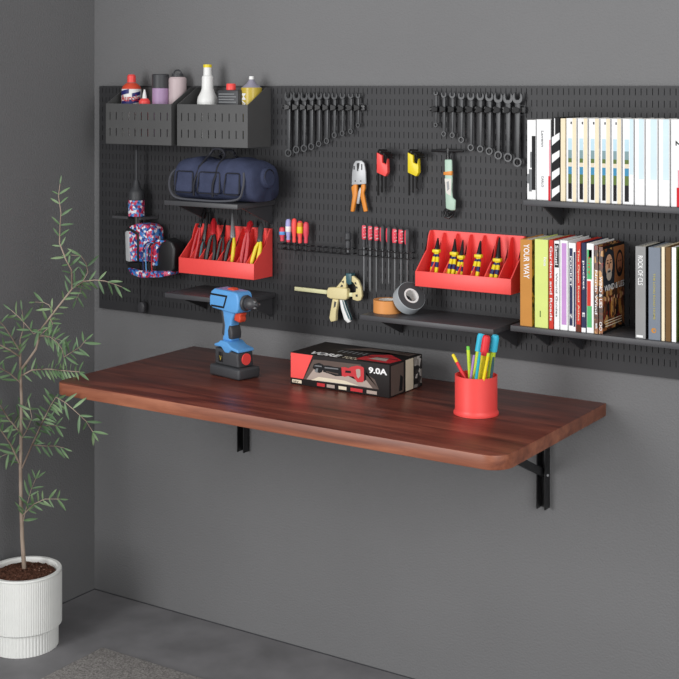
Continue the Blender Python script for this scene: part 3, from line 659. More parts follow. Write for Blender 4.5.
# lowest point of the tilted roll touches the shelf
low = R*math.sqrt(1-ax.z**2)+ax.z*wd/2
c1.z = zC+low+.0005
t = thing('tape_roll', 'grey tape roll with white core leaning against the orange roll', 'tape roll', V((c1.x, c1.y, zC)))
MB().lathe(c1, [(R*.525, -wd/2), (R*.97, -wd/2), (R, -wd/2+.001), (R, wd/2-.001), (R*.97, wd/2), (R*.525, wd/2)], [M_gside, M_gtape, M_gtape, M_gtape, M_gside, M_gside], axis=ax, seg=48, close=True).build('tape', t)
MB().lathe(c1, [(R*.40, -wd/2), (R*.52, -wd/2), (R*.52, wd/2), (R*.40, wd/2)], M_white, axis=ax, seg=48, close=True).build('core', t)

# ------------------------------------------------------------------ books
def book(label, p0, p1, ptop, zbase, yf, cov, depth=.12, prints=(), texts=(), sidem=None, group='books on the upper shelf', pages=M_paper, extra=None, th=.0014, cat='book'):
    pm = (p0+p1)/2; x0, x1 = at(p0, ptop, yf).x+.0007, at(p1, ptop, yf).x-.0011; z1 = at(pm, ptop, yf).z; z0 = zbase+.0003; h = z1-z0; w = x1-x0
    yb = min(yf+depth, BY-.002)
    t = thing('book', label, cat, V(((x0+x1)/2, (yf+yb)/2, z0)), group)
    sm = sidem or cov
    m = MB(); m.box(x0, x1, yf, yf+th, z0, z1, cov); m.box(x0, x0+th, yf+th, yb, z0, z1, cov); m.box(x1-th, x1, yf+th, yb, z0, z1, sm)
    for (u0, u1, v0, v1, mm) in prints:
        m.flat([(x0+w*u, yf-.0003, z0+h*v) for u, v in ((u0, v0), (u1, v0), (u1, v1), (u0, v1))], mm)
    for tx in texts:
        s, uc, vt, ln, hh, mm = tx[:6]                    # runs downwards from vt
        m.text(s, (x0+w*(uc-hh/2), yf-.0007, z0+h*vt), (0, 0, -1), (1, 0, 0), h*ln, w*hh, mm)
    if extra: extra(m, x0, x1, yf, yb, z0, z1)
    m.build('book_cover', t)
    m = MB(); m.box(x0+th, x1-th, yf+th, yb-.002, z0+.0015, z1-.0025, pages); m.build('pages', t)
    return t
zU = 1.199; yU = -.128
K = lambda n, r, g, b: mat('print_'+n, (r, g, b), .6, var=.03, spec=.2)
P_blk = K('black', 28, 28, 30); P_gry = K('grey', 120, 122, 124); P_red = K('red', 206, 40, 50); P_rose = K('rose', 226, 150, 160); P_cream = K('cream', 236, 222, 192); P_sky = K('sky', 190, 218, 230)
P_blu = K('blue', 70, 140, 176); P_grn = K('green', 96, 116, 60); P_dsky = K('hill', 130, 156, 160); P_wht = K('white', 240, 240, 240); P_pblue = K('pale_blue', 208, 228, 236); P_lilac = K('lilac', 196, 148, 206)
book('white paperback with dark silhouette on its spine, leftmost on upper shelf', 527, 536, 120, zU, yU, P_wht, prints=[(.55, 1, .12, .8, P_blk), (.2, .55, .1, .38, P_gry), (.0, .25, .2, .32, P_gry), (.35, .6, .4, .6, P_gry)])
book('white hardback with red stripe at the right edge of its spine', 536.6, 551, 119.5, zU, yU, P_wht, prints=[(.84, 1, 0, .3, P_red), (.9, 1, .3, .75, P_rose)], texts=[('Lavenn', .42, .86, .2, .18, P_gry), ('CARLO', .42, .3, .14, .16, P_gry)])
def diag(m, x0, x1, yf, yb, z0, z1):
    w = x1-x0; h = z1-z0
    for k in range(4):
        zz = z0+h*(.03+.21*k); m.flat([(x0, yf-.0003, zz), (x1, yf-.0003, zz+h*.08), (x1, yf-.0003, zz+h*.16), (x0, yf-.0003, zz+h*.10)], P_wht)
    m.flat([(x0+w*.3, yf-.0003, z1-h*.22), (x0+w*.42, yf-.0003, z1-h*.22), (x0+w*.42, yf-.0003, z1-h*.01), (x0+w*.3, yf-.0003, z1-h*.01)], P_wht)
book('black book with white diagonal bands on its spine', 551.6, 560, 117.5, zU, yU, P_blk, extra=diag)
book('slim cream book between the diagonal-striped book and the landscape row', 560.4, 565.6, 118.5, zU, yU, P_cream)
def photo(a, b_):
    u = a; d = b_-a
    return [(u, b_, .03, .22, P_blk), (u, b_, .22, .33, P_grn), (u, b_, .33, .42, P_blu), (u, b_, .42, .47, P_offw2), (u, b_, .47, .52, P_grn), (u, b_, .52, .62, P_dsky), (u, b_, .62, .76, P_sky)]
P_offw2 = K('sand', 226, 214, 190)
edges = [566.2, 577.6, 588.7, 600.2, 611.3, 622.3]
for k in range(5):
    book(f'cream and landscape-photo book, {words[k]} of the five matching ones from left', edges[k], edges[k+1]-.9, 118.3+k*.15, zU, yU, P_wht, prints=photo(.18, .55)+[(.62, 1, 0, 1, P_cream), (.42, .55, .93, .96, P_blk)], group='matching landscape-photo books on the upper shelf')
book('landscape-photo book with a pale blue right edge after the cream ones', 622.5, 633.8, 119, zU, yU, P_wht, prints=photo(.18, .58)+[(.66, 1, .35, 1, P_pblue)], group='matching landscape-photo books on the upper shelf')
for k, (a, b_) in enumerate(((634.6, 644.8), (645.4, 657.8), (658.4, 669.8))):
    book(f'white and pale blue book, {words[k]} of three from left, right half of upper shelf', a, b_, 119+k*.2, zU, yU, P_wht, prints=[(.42, .95, .3, 1, P_pblue)])
book('white book with red foot and a black numeral, cut off at photo right edge', 670.8, 684, 119.5, zU, yU, P_wht, prints=[(.45, 1, 0, .22, P_red), (.55, 1, .22, .42, P_rose)], texts=[('2', .62, .76, .06, .5, P_blk)])
book('white book beyond the numeral book at far right of upper shelf', 685, 697, 119.5, zU, yU, P_wht)
# lower row
zL = .921; yL = -.143; GL = 'books on the lower shelf'
P_or = K('orange', 196, 136, 66); P_lime = K('lime', 214, 226, 132); P_lred = K('warm_red', 204, 60, 48); P_navy = K('navy', 48, 54, 84); P_green = K('leaf_green', 88, 178, 112); P_brown = K('brown', 92, 50, 34); P_dvd = K('case_black', 24, 22, 22)
book('tan orange hardback with white spine lettering, leftmost on lower shelf', 520, 532.3, 239.5, zL, yL, P_or, texts=[('YOUR WAY', .55, .95, .4, .5, P_wht)], sidem=M_leafprint, group=GL)
book('thick lime green hardback beside the tan orange one', 534.6, 548.3, 239.5, zL, yL, P_lime, prints=[(.38, .46, .12, .19, P_grn)], texts=[('lea', .8, .8, .1, .22, P_wht)], group=GL)
book('thin red book with white spine lettering next to lime green book', 548.9, 553.6, 240, zL, yL, P_lred, texts=[('Gardens and Roads', .5, .93, .84, .6, P_wht)], group=GL)
book('white book with black title block at its top on lower shelf', 554, 559.6, 241, zL, yL, P_wht, prints=[(.1, .95, .7, .97, P_blk)], texts=[('Samuel', .5, .95, .22, .6, P_wht), ('World Guides', .5, .64, .5, .4, P_gry)], group=GL)
book('white book with a broad lilac stripe down its spine', 560, 568, 240.5, zL, yL, P_wht, prints=[(.2, .85, .06, .97, P_lilac)], group=GL)
book('navy and white book left of the red brown book', 568.4, 576, 243, zL, yL, P_wht, prints=[(.1, .58, .06, .94, P_navy), (.72, .98, .05, .9, P_navy)], texts=[('POCKET', .34, .85, .35, .3, P_wht), ('Z', .34, .2, .06, .3, P_wht)], group=GL)
book('narrow brown red book with cream lettering between two navy books', 576.4, 581, 242, zL, yL, P_lred, prints=[(0, 1, 0, .08, P_brown)], texts=[('The Open Road Atlas', .5, .92, .8, .5, P_cream)], group=GL)
book('navy book with white lettering right of the brown red book', 581.3, 586.2, 243, zL, yL, P_navy, prints=[(.0, 1, 0, .05, P_wht)], texts=[('pocket', .5, .8, .32, .6, P_wht), ('E', .5, .22, .05, .6, P_wht)], group=GL)
book('white book with green, blue and orange spine patches', 586.5, 594, 243.5, zL, yL, P_wht, prints=[(.05, .75, .6, .93, P_green), (.05, .75, .06, .3, P_green), (.05, .6, .3, .58, P_lred), (.3, .75, .84, .93, P_pblue)], texts=[('CITY', .35, .85, .2, .3, P_lred)], group=GL)
book('dark brown book with white script spine left of the film case', 594.3, 598.4, 245.5, zL, yL, M_collage, texts=[('North Wind', .5, .72, .5, .7, P_wht), ('wm', .5, .12, .06, .6, P_wht)], group=GL)
def film(m, x0, x1, yf, yb, z0, z1):
    X = x1+.0003; D = yb-yf; H = z1-z0
    pt = lambda u, v, d=0: (X+d, yf+D*u, z0+H*v)
    m.flat([pt(.0, .03), pt(.98, .03), pt(.98, .97), pt(.0, .97)], M_collage)
    m.flat([pt(.5, .55, .0001), pt(.98, .55, .0001), pt(.98, .97, .0001), pt(.5, .97, .0001)], K('warm_brown', 156, 98, 60))
    def ell(cu, cv, ru, rv, mm, d, n=20): m.flat([pt(cu+ru*math.cos(2*math.pi*q/n), cv+rv*math.sin(2*math.pi*q/n), d) for q in range(n)], mm)
    P_skin = K('skin', 222, 170, 134); P_hood = K('hood', 40, 44, 52); P_beard = K('beard', 186, 174, 160); P_skin2 = K('shade_skin', 166, 104, 74)
    m.flat([pt(.02, .5, .0002), pt(.5, .5, .0002), pt(.55, .75, .0002), (pt(.48, .92, .0002)), pt(.28, .97, .0002), pt(.08, .92, .0002), pt(.0, .75, .0002)], P_hood)
    ell(.27, .77, .16, .13, P_skin, .0004); ell(.27, .665, .12, .07, P_beard, .0006); ell(.27, .70, .07, .012, P_hood, .0008)
    ell(.20, .80, .035, .010, P_blk, .0008, 10); ell(.34, .80, .035, .010, P_blk, .0008, 10); ell(.20, .83, .05, .007, P_brown, .0008, 10); ell(.34, .83, .05, .007, P_brown, .0008, 10)
    m.flat([pt(.25, .8, .0008), pt(.29, .8, .0008), pt(.31, .74, .0008), pt(.23, .74, .0008)], P_skin2)
    ell(.76, .76, .17, .16, P_blk, .0002); ell(.76, .77, .12, .115, P_skin2, .0004); ell(.71, .79, .025, .009, P_blk, .0006, 10); ell(.81, .79, .025, .009, P_blk, .0006, 10); ell(.76, .69, .07, .03, P_brown, .0006)
    m.text('WIND & LIES', pt(.06, .48, .001), (0, 1, 0), (0, 0, 1), D*.9, H*.07, P_wht)
    for q in range(7): ell(.12+.13*q, .28-.01*(q % 3), .035, .10, (P_brown, P_blk, P_or)[q % 3], .0004); 
    for q in range(7): ell(.12+.13*q, .39-.01*(q % 3), .022, .025, P_skin, .0006, 10)
    for q in range(3): m.flat([pt(.1, .07+.03*q, .0006), pt(.85, .07+.03*q, .0006), pt(.85, .08+.03*q, .0006), pt(.1, .08+.03*q, .0006)], P_cream)
book('film case with bearded hooded man on its visible cover', 598.7, 603.2, 247, zL, yL, M_collage, depth=.127, texts=[('WIND & LIES', .5, .66, .36, .8, P_wht), ('OO', .5, .14, .1, .7, P_wht)], sidem=P_dvd, extra=film, group=GL, pages=P_dvd, cat='film case')
P_g1 = K('book_grey', 146, 146, 146); P_g2 = K('slate', 122, 130, 142); P_gold = K('gold', 184, 172, 90); P_br2 = K('wood_brown', 112, 84, 50)
book('light grey hardback with white title right of the film case', 635.2, 646, 246.5, zL, yL, P_g1, texts=[('ROCK OF CLS', .5, .9, .32, .5, P_wht)], prints=[(.1, .75, .01, .035, P_wht)], sidem=P_blk, group=GL)
def emblem(m, x0, x1, yf, yb, z0, z1):
    w = x1-x0; h = z1-z0
    m.flat([(x0+w*(.45+.22*math.cos(a)), yf-.0004, z0+h*.1+w*.22*math.sin(a)) for a in [2*math.pi*q/14 for q in range(14)]], P_or)
    m.flat([(x0+w*(.5+.1*math.cos(a)), yf-.0008, z0+h*.1+w*.1*math.sin(a)) for a in [2*math.pi*q/10 for q in range(10)]], P_g2)
book('slate blue hardback with small gold lettering and orange emblem', 648.3, 660.6, 247.5, zL, yL, P_g2, texts=[('THE LONG ROAD HOME', .5, .72, .5, .18, P_gold)], extra=emblem, group=GL)
book('thin cream book between slate blue and brown books', 661.3, 665, 247, zL, yL, P_cream, group=GL)
book('wood brown book right of the thin cream book', 665.4, 671, 247.3, zL, yL, P_br2, group=GL)
book('pale book with green garden picture at photo right edge', 671.5, 676.5, 247.5, zL, yL, P_wht, sidem=P_grn, group=GL)
book('red footed book cut off at photo right edge of lower shelf', 679.5, 690, 249, zL, yL, P_cream, prints=[(0, 1, 0, .25, P_red), (0, 1, .25, .6, P_grn)], group=GL)

# ------------------------------------------------------------------ wall-mounted table
TX0, TX1, TY0, TZ, TT = .366, 1.556, -.524, .74, .029
t = thing('wall_table', 'reddish walnut fold-down tabletop mounted on the wall with black brackets', 'table', V(((TX0+TX1)/2, 0, TZ)))
o = [(TX0, -.0006), (TX0, TY0+.03)]
for q in range(1, 7): a = math.pi+math.pi/2*q/6; o.append((TX0+.03+.03*math.cos(a), TY0+.03+.03*math.sin(a)))
for q in range(0, 9): a = -math.pi/2+math.pi/2*q/8; o.append((TX1-.045+.045*math.cos(a), TY0+.045+.045*math.sin(a)))
o += [(TX1, -.0006)]
m = MB(); m.prism([(a, b_, TZ-TT) for a, b_ in o], (0, 0, TT), M_wood, .002, 2)
ei = m.mi(M_wood_lit); m.bm.normal_update()
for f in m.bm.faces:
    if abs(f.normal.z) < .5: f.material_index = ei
m.build('tabletop', t)
for bx in (.547, 1.408):
    m = MB(); zb_, w = .482, .0115
    m.box(bx-w, bx+w, -.004, -.0006, zb_, TZ-TT-.0005, M_blackm)
    for sx in (-w, w-.003): m.box(bx+sx, bx+sx+.003, -.026, -.004, zb_, TZ-TT-.0005, M_blackm, .0008)
    br = m.build('bracket_rail', t)
    m = MB(); m.box(bx-w+.0032, bx-w+.0062, -.40, -.004, TZ-TT-.028, TZ-TT-.0008, M_blackm); m.box(bx+w-.0062, bx+w-.0032, -.40, -.004, TZ-TT-.028, TZ-TT-.0008, M_blackm); m.build('support_arm', t)
    m = MB(); zA, zB = .552, TZ-TT-.016
    for sx in (-w+.0064, w-.0086):
        m.prism([(bx+sx, -.010, zA), (bx+sx, -.010, zA+.018), (bx+sx, -.300, zB+.010), (bx+sx, -.322, zB-.002)], (.0022, 0, 0), M_blackm)
    m.prism([(bx-w+.0086, -.012, zA), (bx-w+.0086, -.012, zA+.003), (bx-w+.0086, -.316, zB-.002), (bx-w+.0086, -.316, zB-.005)], (2*w-.0172, 0, 0), M_blackm); m.build('brace', t)
    m = MB(); m.tube([(bx-w-.003, -.016, zA+.008), (bx+w+.003, -.016, zA+.008)], .003, M_chrome, 10); m.build('pivot_pin', t)
m = MB(); 
for x_ in (.56, .575, 1.33, 1.345): m.lathe((x_, TY0+.012, TZ-TT-.0005), [(0, 0), (.004, 0), (.004, -.002), (0, -.002)], M_blackm, seg=10)
m.build('screw', t)
TZ += .0006

# ------------------------------------------------------------------ cordless drill on the table
dx, dy = .685, -.232
t = thing('cordless_drill', 'sky blue cordless drill with black chuck standing on its battery on table', 'power drill', V((dx, dy, TZ)), rotz=math.radians(-12)); t.scale = (.92, .92, .94)
def dr(mb_, pts, w, m_, bev=.003, seg=3, yo=0): return mb_.prism([(a, -w/2+yo, b_) for a, b_ in pts], (0, w, 0), m_, bev, seg)
O = ZERO
def dbuild(mb_, nm): return mb_.build(nm, t, off=ZERO)
m = MB(); m.box(-.058, .064, -.038, .038, 0, .028, M_dgrey, .006, 3); dbuild(m, 'battery')
m = MB(); dr(m, [(-.048, .0285), (.050, .0285), (.046, .055), (.048, .066), (-.048, .072)], .054, M_dgrey, .005); dbuild(m, 'battery_mount')
m = MB(); m.lathe((.0485, 0, .049), [(0, 0), (.015, 0), (.015, .003), (0, .003)], M_red, axis=(1, 0, 0), seg=24); dbuild(m, 'release_button')
m = MB(); m.box(-.030, -.014, -.0285, -.0272, .036, .062, M_black, .0004); m.text('V', (-.026, -.0289, .040), (1, 0, 0), (0, 0, 1), .008, .012, M_ygold); dbuild(m, 'charge_label')
m = MB(); dr(m, [(-.050, .080), (-.048, .074), (-.02, .075), (-.006, .062), (.010, .062), (.020, .071), (.050, .067), (.048, .075), (.02, .080), (.004, .090), (-.024, .092), (-.034, .085)], .057, M_blue, .004)
dbuild(m, 'foot_cover')
m = MB(); dr(m, [(-.032, .09), (.006, .09), (.008, .11), (.004, .13), (.010, .150), (.022, .168), (.015, .176), (-.035, .176), (-.028, .15), (-.024, .13), (-.026, .108)], .032, M_blue, .008, 4)
dbuild(m, 'handle')
m = MB(); dr(m, [(-.033, .105), (-.020, .100), (-.016, .13), (-.022, .155), (-.024, .168), (-.038, .168), (-.032, .15), (-.029, .128)], .034, M_dgrey, .004)
dr(m, [(-.004, .096), (.011, .096), (.012, .112), (.008, .128), (-.001, .134), (-.007, .118)], .035, M_dgrey, .004); dbuild(m, 'grip_rubber')
m = MB(); dr(m, [(.012, .146), (.034, .142), (.038, .150), (.036, .158), (.042, .166), (.022, .170), (.014, .158)], .022, M_ored, .003); dbuild(m, 'trigger')
m = MB(); dr(m, [(-.072, .178), (-.060, .172), (-.03, .170), (.02, .166), (.040, .168), (.046, .180), (.047, .200), (.044, .216), (.036, .222), (-.052, .224), (-.066, .216), (-.072, .200)], .052, M_blue, .014, 5); dbuild(m, 'motor_housing')
m = MB()
for sgn in (-1, 1):
    yv = sgn*.0264
    fr = [(-.070, .211), (.004, .211), (-.010, .176), (-.064, .176), (-.064, .181), (-.014, .181), (-.004, .206), (-.070, .206)]
    m.prism([(a, yv, b_) for a, b_ in fr], (0, -sgn*.0012, 0), M_black)
dbuild(m, 'housing_trim')
m = MB(); dr(m, [(-.018, .222), (.010, .222), (.006, .228), (-.014, .228)], .02, M_ored, .002); dbuild(m, 'direction_switch')
m = MB(); m.lathe((.045, 0, .194), [(0, 0), (.020, 0), (.021, .006), (.019, .010), (0, .010)], M_dgrey, axis=(1, 0, 0), seg=28); dbuild(m, 'torque_collar')
m = MB(); m.lathe((.055, 0, .194), [(0, 0), (.015, 0), (.0165, .004), (.0165, .020), (.010, .032), (.005, .035), (.004, .043), (0, .043)], M_dark, axis=(1, 0, 0), seg=28)
for q in range(3):
    a = q*2.094; m.box(.079, .093, math.cos(a)*.009-.002, math.cos(a)*.009+.002, .194+math.sin(a)*.009-.002, .194+math.sin(a)*.009+.002, M_steel)
dbuild(m, 'chuck')

# ------------------------------------------------------------------ saw carton
X0, X1, Y0, Y1, Z0, Z1 = .852, 1.127, -.229, -.078, TZ, TZ+.075
t = thing('saw_carton', 'black, red and white power saw carton lying on the tabletop', 'box', V(((X0+X1)/2, (Y0+Y1)/2, Z0)))
P_car = K('carton_black', 36, 32, 32); P_glow = K('carton_beige', 176, 160, 150); P_mid = K('carton_brown', 96, 82, 76)
m = MB(); m.box(X0, X1, Y0, Y1, Z0, Z1, P_car, .0008)
yf = Y0-.0004; W_, H_ = X1-X0, Z1-Z0
fp = lambda u, v, d=0: (X0+W_*u, yf-d, Z0+H_*v)
m.flat([fp(0.005, .2), fp(.135, .2), fp(.235, .985), fp(.005, .985)], M_red)
m.flat([fp(.14, .2), fp(.90, .22), fp(.86, .5), fp(.76, .66), fp(.72, .9), fp(.36, .88), fp(.24, .86)], P_mid)
m.flat([fp(.17, .21, .0002), fp(.84, .23, .0002), fp(.76, .5, .0002), fp(.5, .66, .0002), fp(.26, .62, .0002)], P_glow)
m.flat([fp(.22, .21, .0004), fp(.72, .23, .0004), fp(.56, .34, .0004), fp(.30, .34, .0004)], P_offw2)
# the pictured saw
def sw(pts, mm, d): m.flat([fp(u, v, d) for u, v in pts], mm)
sw(((.235, .60), (.25, .72), (.30, .78), (.345, .74), (.35, .64), (.33, .50), (.30, .46), (.27, .52)), P_blk, .0006)
sw(((.25, .66), (.27, .70), (.33, .70), (.33, .66)), P_gry, .0010); sw(((.255, .5), (.275, .6), (.295, .6), (.285, .46)), P_gry, .0010)
sw(((.34, .72), (.40, .74), (.46, .72), (.53, .73), (.535, .47), (.47, .44), (.42, .48), (.345, .52)), P_blk, .0008)
sw(((.36, .68), (.50, .69), (.50, .655), (.36, .64)), P_gry, .0012); sw(((.37, .56), (.50, .53), (.50, .50), (.38, .53)), P_mid, .0012)
sw(((.53, .745), (.57, .76), (.60, .74), (.63, .80), (.69, .86), (.745, .84), (.765, .76), (.76, .46), (.74, .37), (.69, .35), (.67, .42), (.65, .50), (.60, .50), (.56, .46), (.53, .48)), M_red2, .0008)
sw(((.675, .73), (.70, .765), (.72, .75), (.722, .56), (.70, .47), (.685, .52)), P_glow, .0012)
sw(((.755, .80), (.775, .76), (.775, .46), (.755, .40)), P_blk, .0010); sw(((.57, .66), (.625, .67), (.625, .60), (.57, .59)), P_blk, .0012)
sw(((.28, .22), (.78, .245), (.78, .235), (.28, .21)), P_gry, .0008)
m.text('9.0A', fp(.80, .68, .0005), (1, 0, 0), (0, 0, 1), W_*.18, H_*.19, P_wht, .035)
for k, (a, b_) in enumerate(((.02, .12), (.28, .36), (.38, .46), (.50, .58), (.62, .74), (.78, .88))):
    m.flat([fp(a, .05, .0003), fp(b_, .05, .0003), fp(b_, .15, .0003), fp(a, .15, .0003)], (P_offw2, M_red2, P_glow)[k % 3])
m.text('18V', fp(.03, .06, .0006), (1, 0, 0), (0, 0, 1), W_*.06, H_*.06, P_blk)
tp = lambda u, v, d=0: (X0+W_*u, Y0+(Y1-Y0)*v, Z1+.0004+d)
m.text('VORE', tp(.16, .05), (1, 0, 0), (0, 1, 0), W_*.30, .028, P_wht, .04); m.text('TOOL', tp(.50, .05), (1, 0, 0), (0, 1, 0), W_*.16, .020, P_offw2)
m.flat([tp(.62, .1), tp(.97, .1), tp(.99, .4), tp(.8, .66), tp(.66, .5)], M_red2); m.flat([tp(.72, .22, .0002), tp(.9, .2, .0002), tp(.86, .42, .0002), tp(.76, .4, .0002)], P_glow)
m.flat([tp(.3, .62), tp(.72, .78), tp(.96, .72), tp(.97, .93), tp(.5, .93)], P_mid)
for q in range(6): m.flat([tp(.34+.05*q, .4), tp(.36+.05*q, .4), tp(.36+.05*q, .56), tp(.34+.05*q, .56)], P_gry)
m.text('SAW', tp(.82, .82), (1, 0, 0), (0, 1, 0), W_*.1, .012, M_red)
sp = lambda u, v, d=0: (X1+.0004+d, Y0+(Y1-Y0)*u, Z0+H_*v)
m.flat([sp(.04, .04), sp(.42, .04), sp(.42, .95), sp(.04, .95)], P_mid); m.flat([sp(.48, .02), sp(.72, .02), sp(.72, .98), sp(.48, .98)], P_offw2); m.flat([sp(.74, .02), sp(.98, .02), sp(.98, .98), sp(.74, .98)], M_mottle)
m.flat([sp(.28, .1, .0002), sp(.38, .1, .0002), sp(.40, .5, .0002), sp(.32, .6, .0002)], P_blk)
m.build('carton', t)
m = MB(); m.box(X1-.11, X1-.01, Y0+.055, Y0+.057, Z1+.0008, Z1+.0014, P_blk); m.build('flap_seam', t)

# ------------------------------------------------------------------ pen cup and pens
cx_, cy_ = 1.355, -.244
cc = V((cx_, cy_, TZ)); kq = ppm(cc); 
t = thing('pen_cup', 'round bright red pen cup with flared foot on the table', 'cup', cc)
rc_, hc = 21.2/kq, .0835
m = MB(); m.lathe((cx_, cy_, TZ), [(0, 0), (rc_*1.07, 0), (rc_*1.07, .004), (rc_*1.01, .008), (rc_, .012), (rc_, hc), (rc_-.0025, hc), (rc_-.0025, .004), (0, .004)], M_red, seg=56); m.build('cup_body', t)
zp = TZ+.0045
def pen(label, bx_, by_, px, py, yv, r, parts, cat='pen', name='pen', tip=True):
    b0 = V((cx_+bx_, cy_+by_, zp+r)); e = at(px, py, cy_+yv); ax_ = (e-b0); L = ax_.length; ax_.normalize()
    t = thing(name, label, cat, b0, 'pens in the red cup')
    for nm, f0, f1, rr, mt in parts:
        m = MB(); a, c_ = f0*L, f1*L
        m.lathe(b0, [(0, a), (rr*r, a), (rr*r, a+(c_-a)*.85), (rr*r*.8, c_-.0008), (rr*r*.4, c_), (0, c_)] if f1 >= 1 else [(0, a), (rr*r, a), (rr*r, c_), (0, c_)], mt, axis=ax_, seg=14); m.build(nm, t)
P_cy = C('cyan_plastic', 60, 190, 222); P_lm = C('lime_plastic', 200, 226, 60); P_tq = C('turquoise', 40, 170, 190); P_pu = C('pale_purple', 176, 140, 200); P_hr = C('cap_red', 226, 52, 60)
pen('red pencil with yellow tip leaning to the left in the red cup', .018, -.006, 452.6, 354, -.01, .0036, [('barrel', 0, .86, 1, P_hr), ('eraser', .8601, 1, 1, M_yellow)])
pen('thin lime green pen with orange side leaning in the red cup', -.006, -.008, 468, 346, -.004, .0038, [('barrel', 0, .94, 1, P_lm), ('end_cap', .9401, 1, .95, C('spring_green', 120, 210, 80))])
pen('lime highlighter with cyan cap, left of the red-capped one', -.006, -.020, 481.6, 333.5, .014, .0068, [('barrel', 0, .76, .9, P_lm), ('cap', .7601, 1, 1.25, P_cy)], 'highlighter', 'highlighter')
pen('yellow highlighter with red cap in the middle of the red cup', .006, -.016, 486.8, 335.5, -.012, .0068, [('barrel', 0, .74, .9, M_yellow), ('cap', .7401, 1, 1.3, P_hr)], 'highlighter', 'highlighter')
pen('yellow highlighter with cyan cap at the right of the red cup', .014, .014, 495.6, 335, .008, .0068, [('barrel', 0, .78, .9, P_lm), ('cap', .7801, 1, 1.25, P_cy)], 'highlighter', 'highlighter')
pen('pale purple pen low in the red cup', -.018, -.010, 474.2, 355, -.024, .003, [('barrel', 0, 1, 1, P_pu)])
pen('slim turquoise pen in front of the lime highlighter', .004, -.030, 480, 352, -.030, .0034, [('barrel', 0, 1, 1, P_tq)])
pen('slim yellow pen leaning right in the red cup', .016, -.026, 488.6, 353, -.030, .0034, [('barrel', 0, .95, 1, M_yellow), ('end_cap', .9501, 1, 1, P_lm)])
pen('dark teal pen at the right side of the red cup', .029, -.006, 493.6, 357, -.012, .003, [('barrel', 0, 1, 1, M_teal)])

# ------------------------------------------------------------------ potted tree
PX, PY = .113, -.378
t = thing('potted_olive_tree', 'slender young olive tree in a ribbed white pot at the room corner', 'potted plant', V((PX, PY, 0)))
kp = ppm((PX, PY, 0)); R1, R0, HP = 36.8/kp, 33.4/kp, .197
def ribbed(mb_, r, z0, z1, n, dep, m_, top=False):
    i = mb_.mi(m_); prof = []
    for j in range(n):
        a = 2*math.pi*j/n
        for da, rr in ((0, r-dep), (.22, r-dep*.3), (.5, r), (.78, r-dep*.3)): prof.append((a+2*math.pi/n*da, rr))
    A = [mb_.bm.verts.new((PX+rr*math.cos(a), PY+rr*math.sin(a), z0)) for a, rr in prof]; B = [mb_.bm.verts.new((PX+rr*math.cos(a), PY+rr*math.sin(a), z1)) for a, rr in prof]
    for j in range(len(prof)): mb_._face([A[j], A[(j+1) % len(prof)], B[(j+1) % len(prof)], B[j]], i)
    return A, B
M_pot = mat('white_ceramic', (248, 249, 245), .45, var=.02)
m = MB(); ribbed(m, R1, .058, HP-.006, 100, .0009, M_pot)
m.lathe((PX, PY, 0), [(R1-.0008, HP-.006), (R1-.0002, HP-.003), (R1-.002, HP), (R1-.010, HP), (R1-.013, HP-.004), (R1-.014, HP-.03)], M_pot, seg=80)
m.lathe((PX, PY, 0), [(R1-.0008, .058), (R1-.004, .055), (R0-.004, .055)], M_pot, seg=80); m.build('pot', t)
m = MB(); ribbed(m, R0, .0005, .0552, 64, .0016, M_pot); m.lathe((PX, PY, 0), [(0, .0005), (R0-.001, .0005)], M_pot, seg=60); m.build('pot_foot', t)
m = MB(); i = m.mi(M_soil); rs_ = R1-.0135; rings = []
for k in range(15):
    r = rs_*k/14; rings.append([m.bm.verts.new((PX+r*math.cos(a), PY+r*math.sin(a), HP-.012+.012*(1-(k/14)**2)+(random.uniform(-.003, .003) if k < 14 else -.006))) for a in [2*math.pi*q/48 for q in range(48)]] if k else [m.bm.verts.new((PX, PY, HP))])
for j in range(48): m._face([rings[0][0], rings[1][j], rings[1][(j+1) % 48]], i)
for k in range(1, 14):
    for j in range(48): m._face([rings[k][j], rings[k+1][j], rings[k+1][(j+1) % 48], rings[k][(j+1) % 48]], i)
P_chip = C('soil_chip', 150, 120, 104, .9); P_soil2 = C('soil_lump', 104, 68, 54, .9)
for q in range(260):
    a, r = random.uniform(0, 6.283), rs_*.93*math.sqrt(random.random()); s_ = random.uniform(.0012, .0032); z = HP-.012+.012*(1-(r/rs_)**2)+.001
    c_ = V((PX+r*math.cos(a), PY+r*math.sin(a), z)); d = [V((random.uniform(-1, 1), random.uniform(-1, 1), random.uniform(-.6, .6))).normalized()*s_ for _ in range(4)]
    v = [m.bm.verts.new(c_+e) for e in d]; ii = m.mi(P_chip if q % 6 == 0 else P_soil2)
    for f in ((0, 1, 2), (0, 2, 3), (0, 3, 1), (1, 3, 2)): m._face([v[w] for w in f], ii)
m.build('soil', t)
def wp(px, py, y):
    p = at(px, py, y)
    if p.x < .03: p = side(px, py, .03+.0)
    return p
BR = []
def branch(pts, r0, r1, leaves=True, gap=.025, ln=.038, skip=0.0):
    P_ = [wp(*p) for p in pts]
    n = len(P_); mb_ = MB(); mb_.tube(P_, [r0+(r1-r0)*k/(n-1) for k in range(n)], M_bark, 7); mb_.build('branch', t)
    if leaves: BR.append((P_, gap, ln, skip))
y0 = PY
mb_ = MB(); mb_.tube([(PX, PY, HP-.01), wp(22.3, 540, y0), wp(21, 500, y0), wp(20.5, 468, y0), wp(21, 434, y0), wp(21.6, 400, y0), wp(20.6, 376, y0), wp(20.2, 352, y0)], [.0058, .0052, .0048, .0045, .0042, .004, .0036, .003], M_bark, 10); mb_.build('trunk', t)
branch([(21.5, 369, y0), (29, 359, y0), (36, 349, y0), (42, 328, y0), (54, 312, y0), (72, 289, y0+.01)], .0034, .0022, skip=.55)
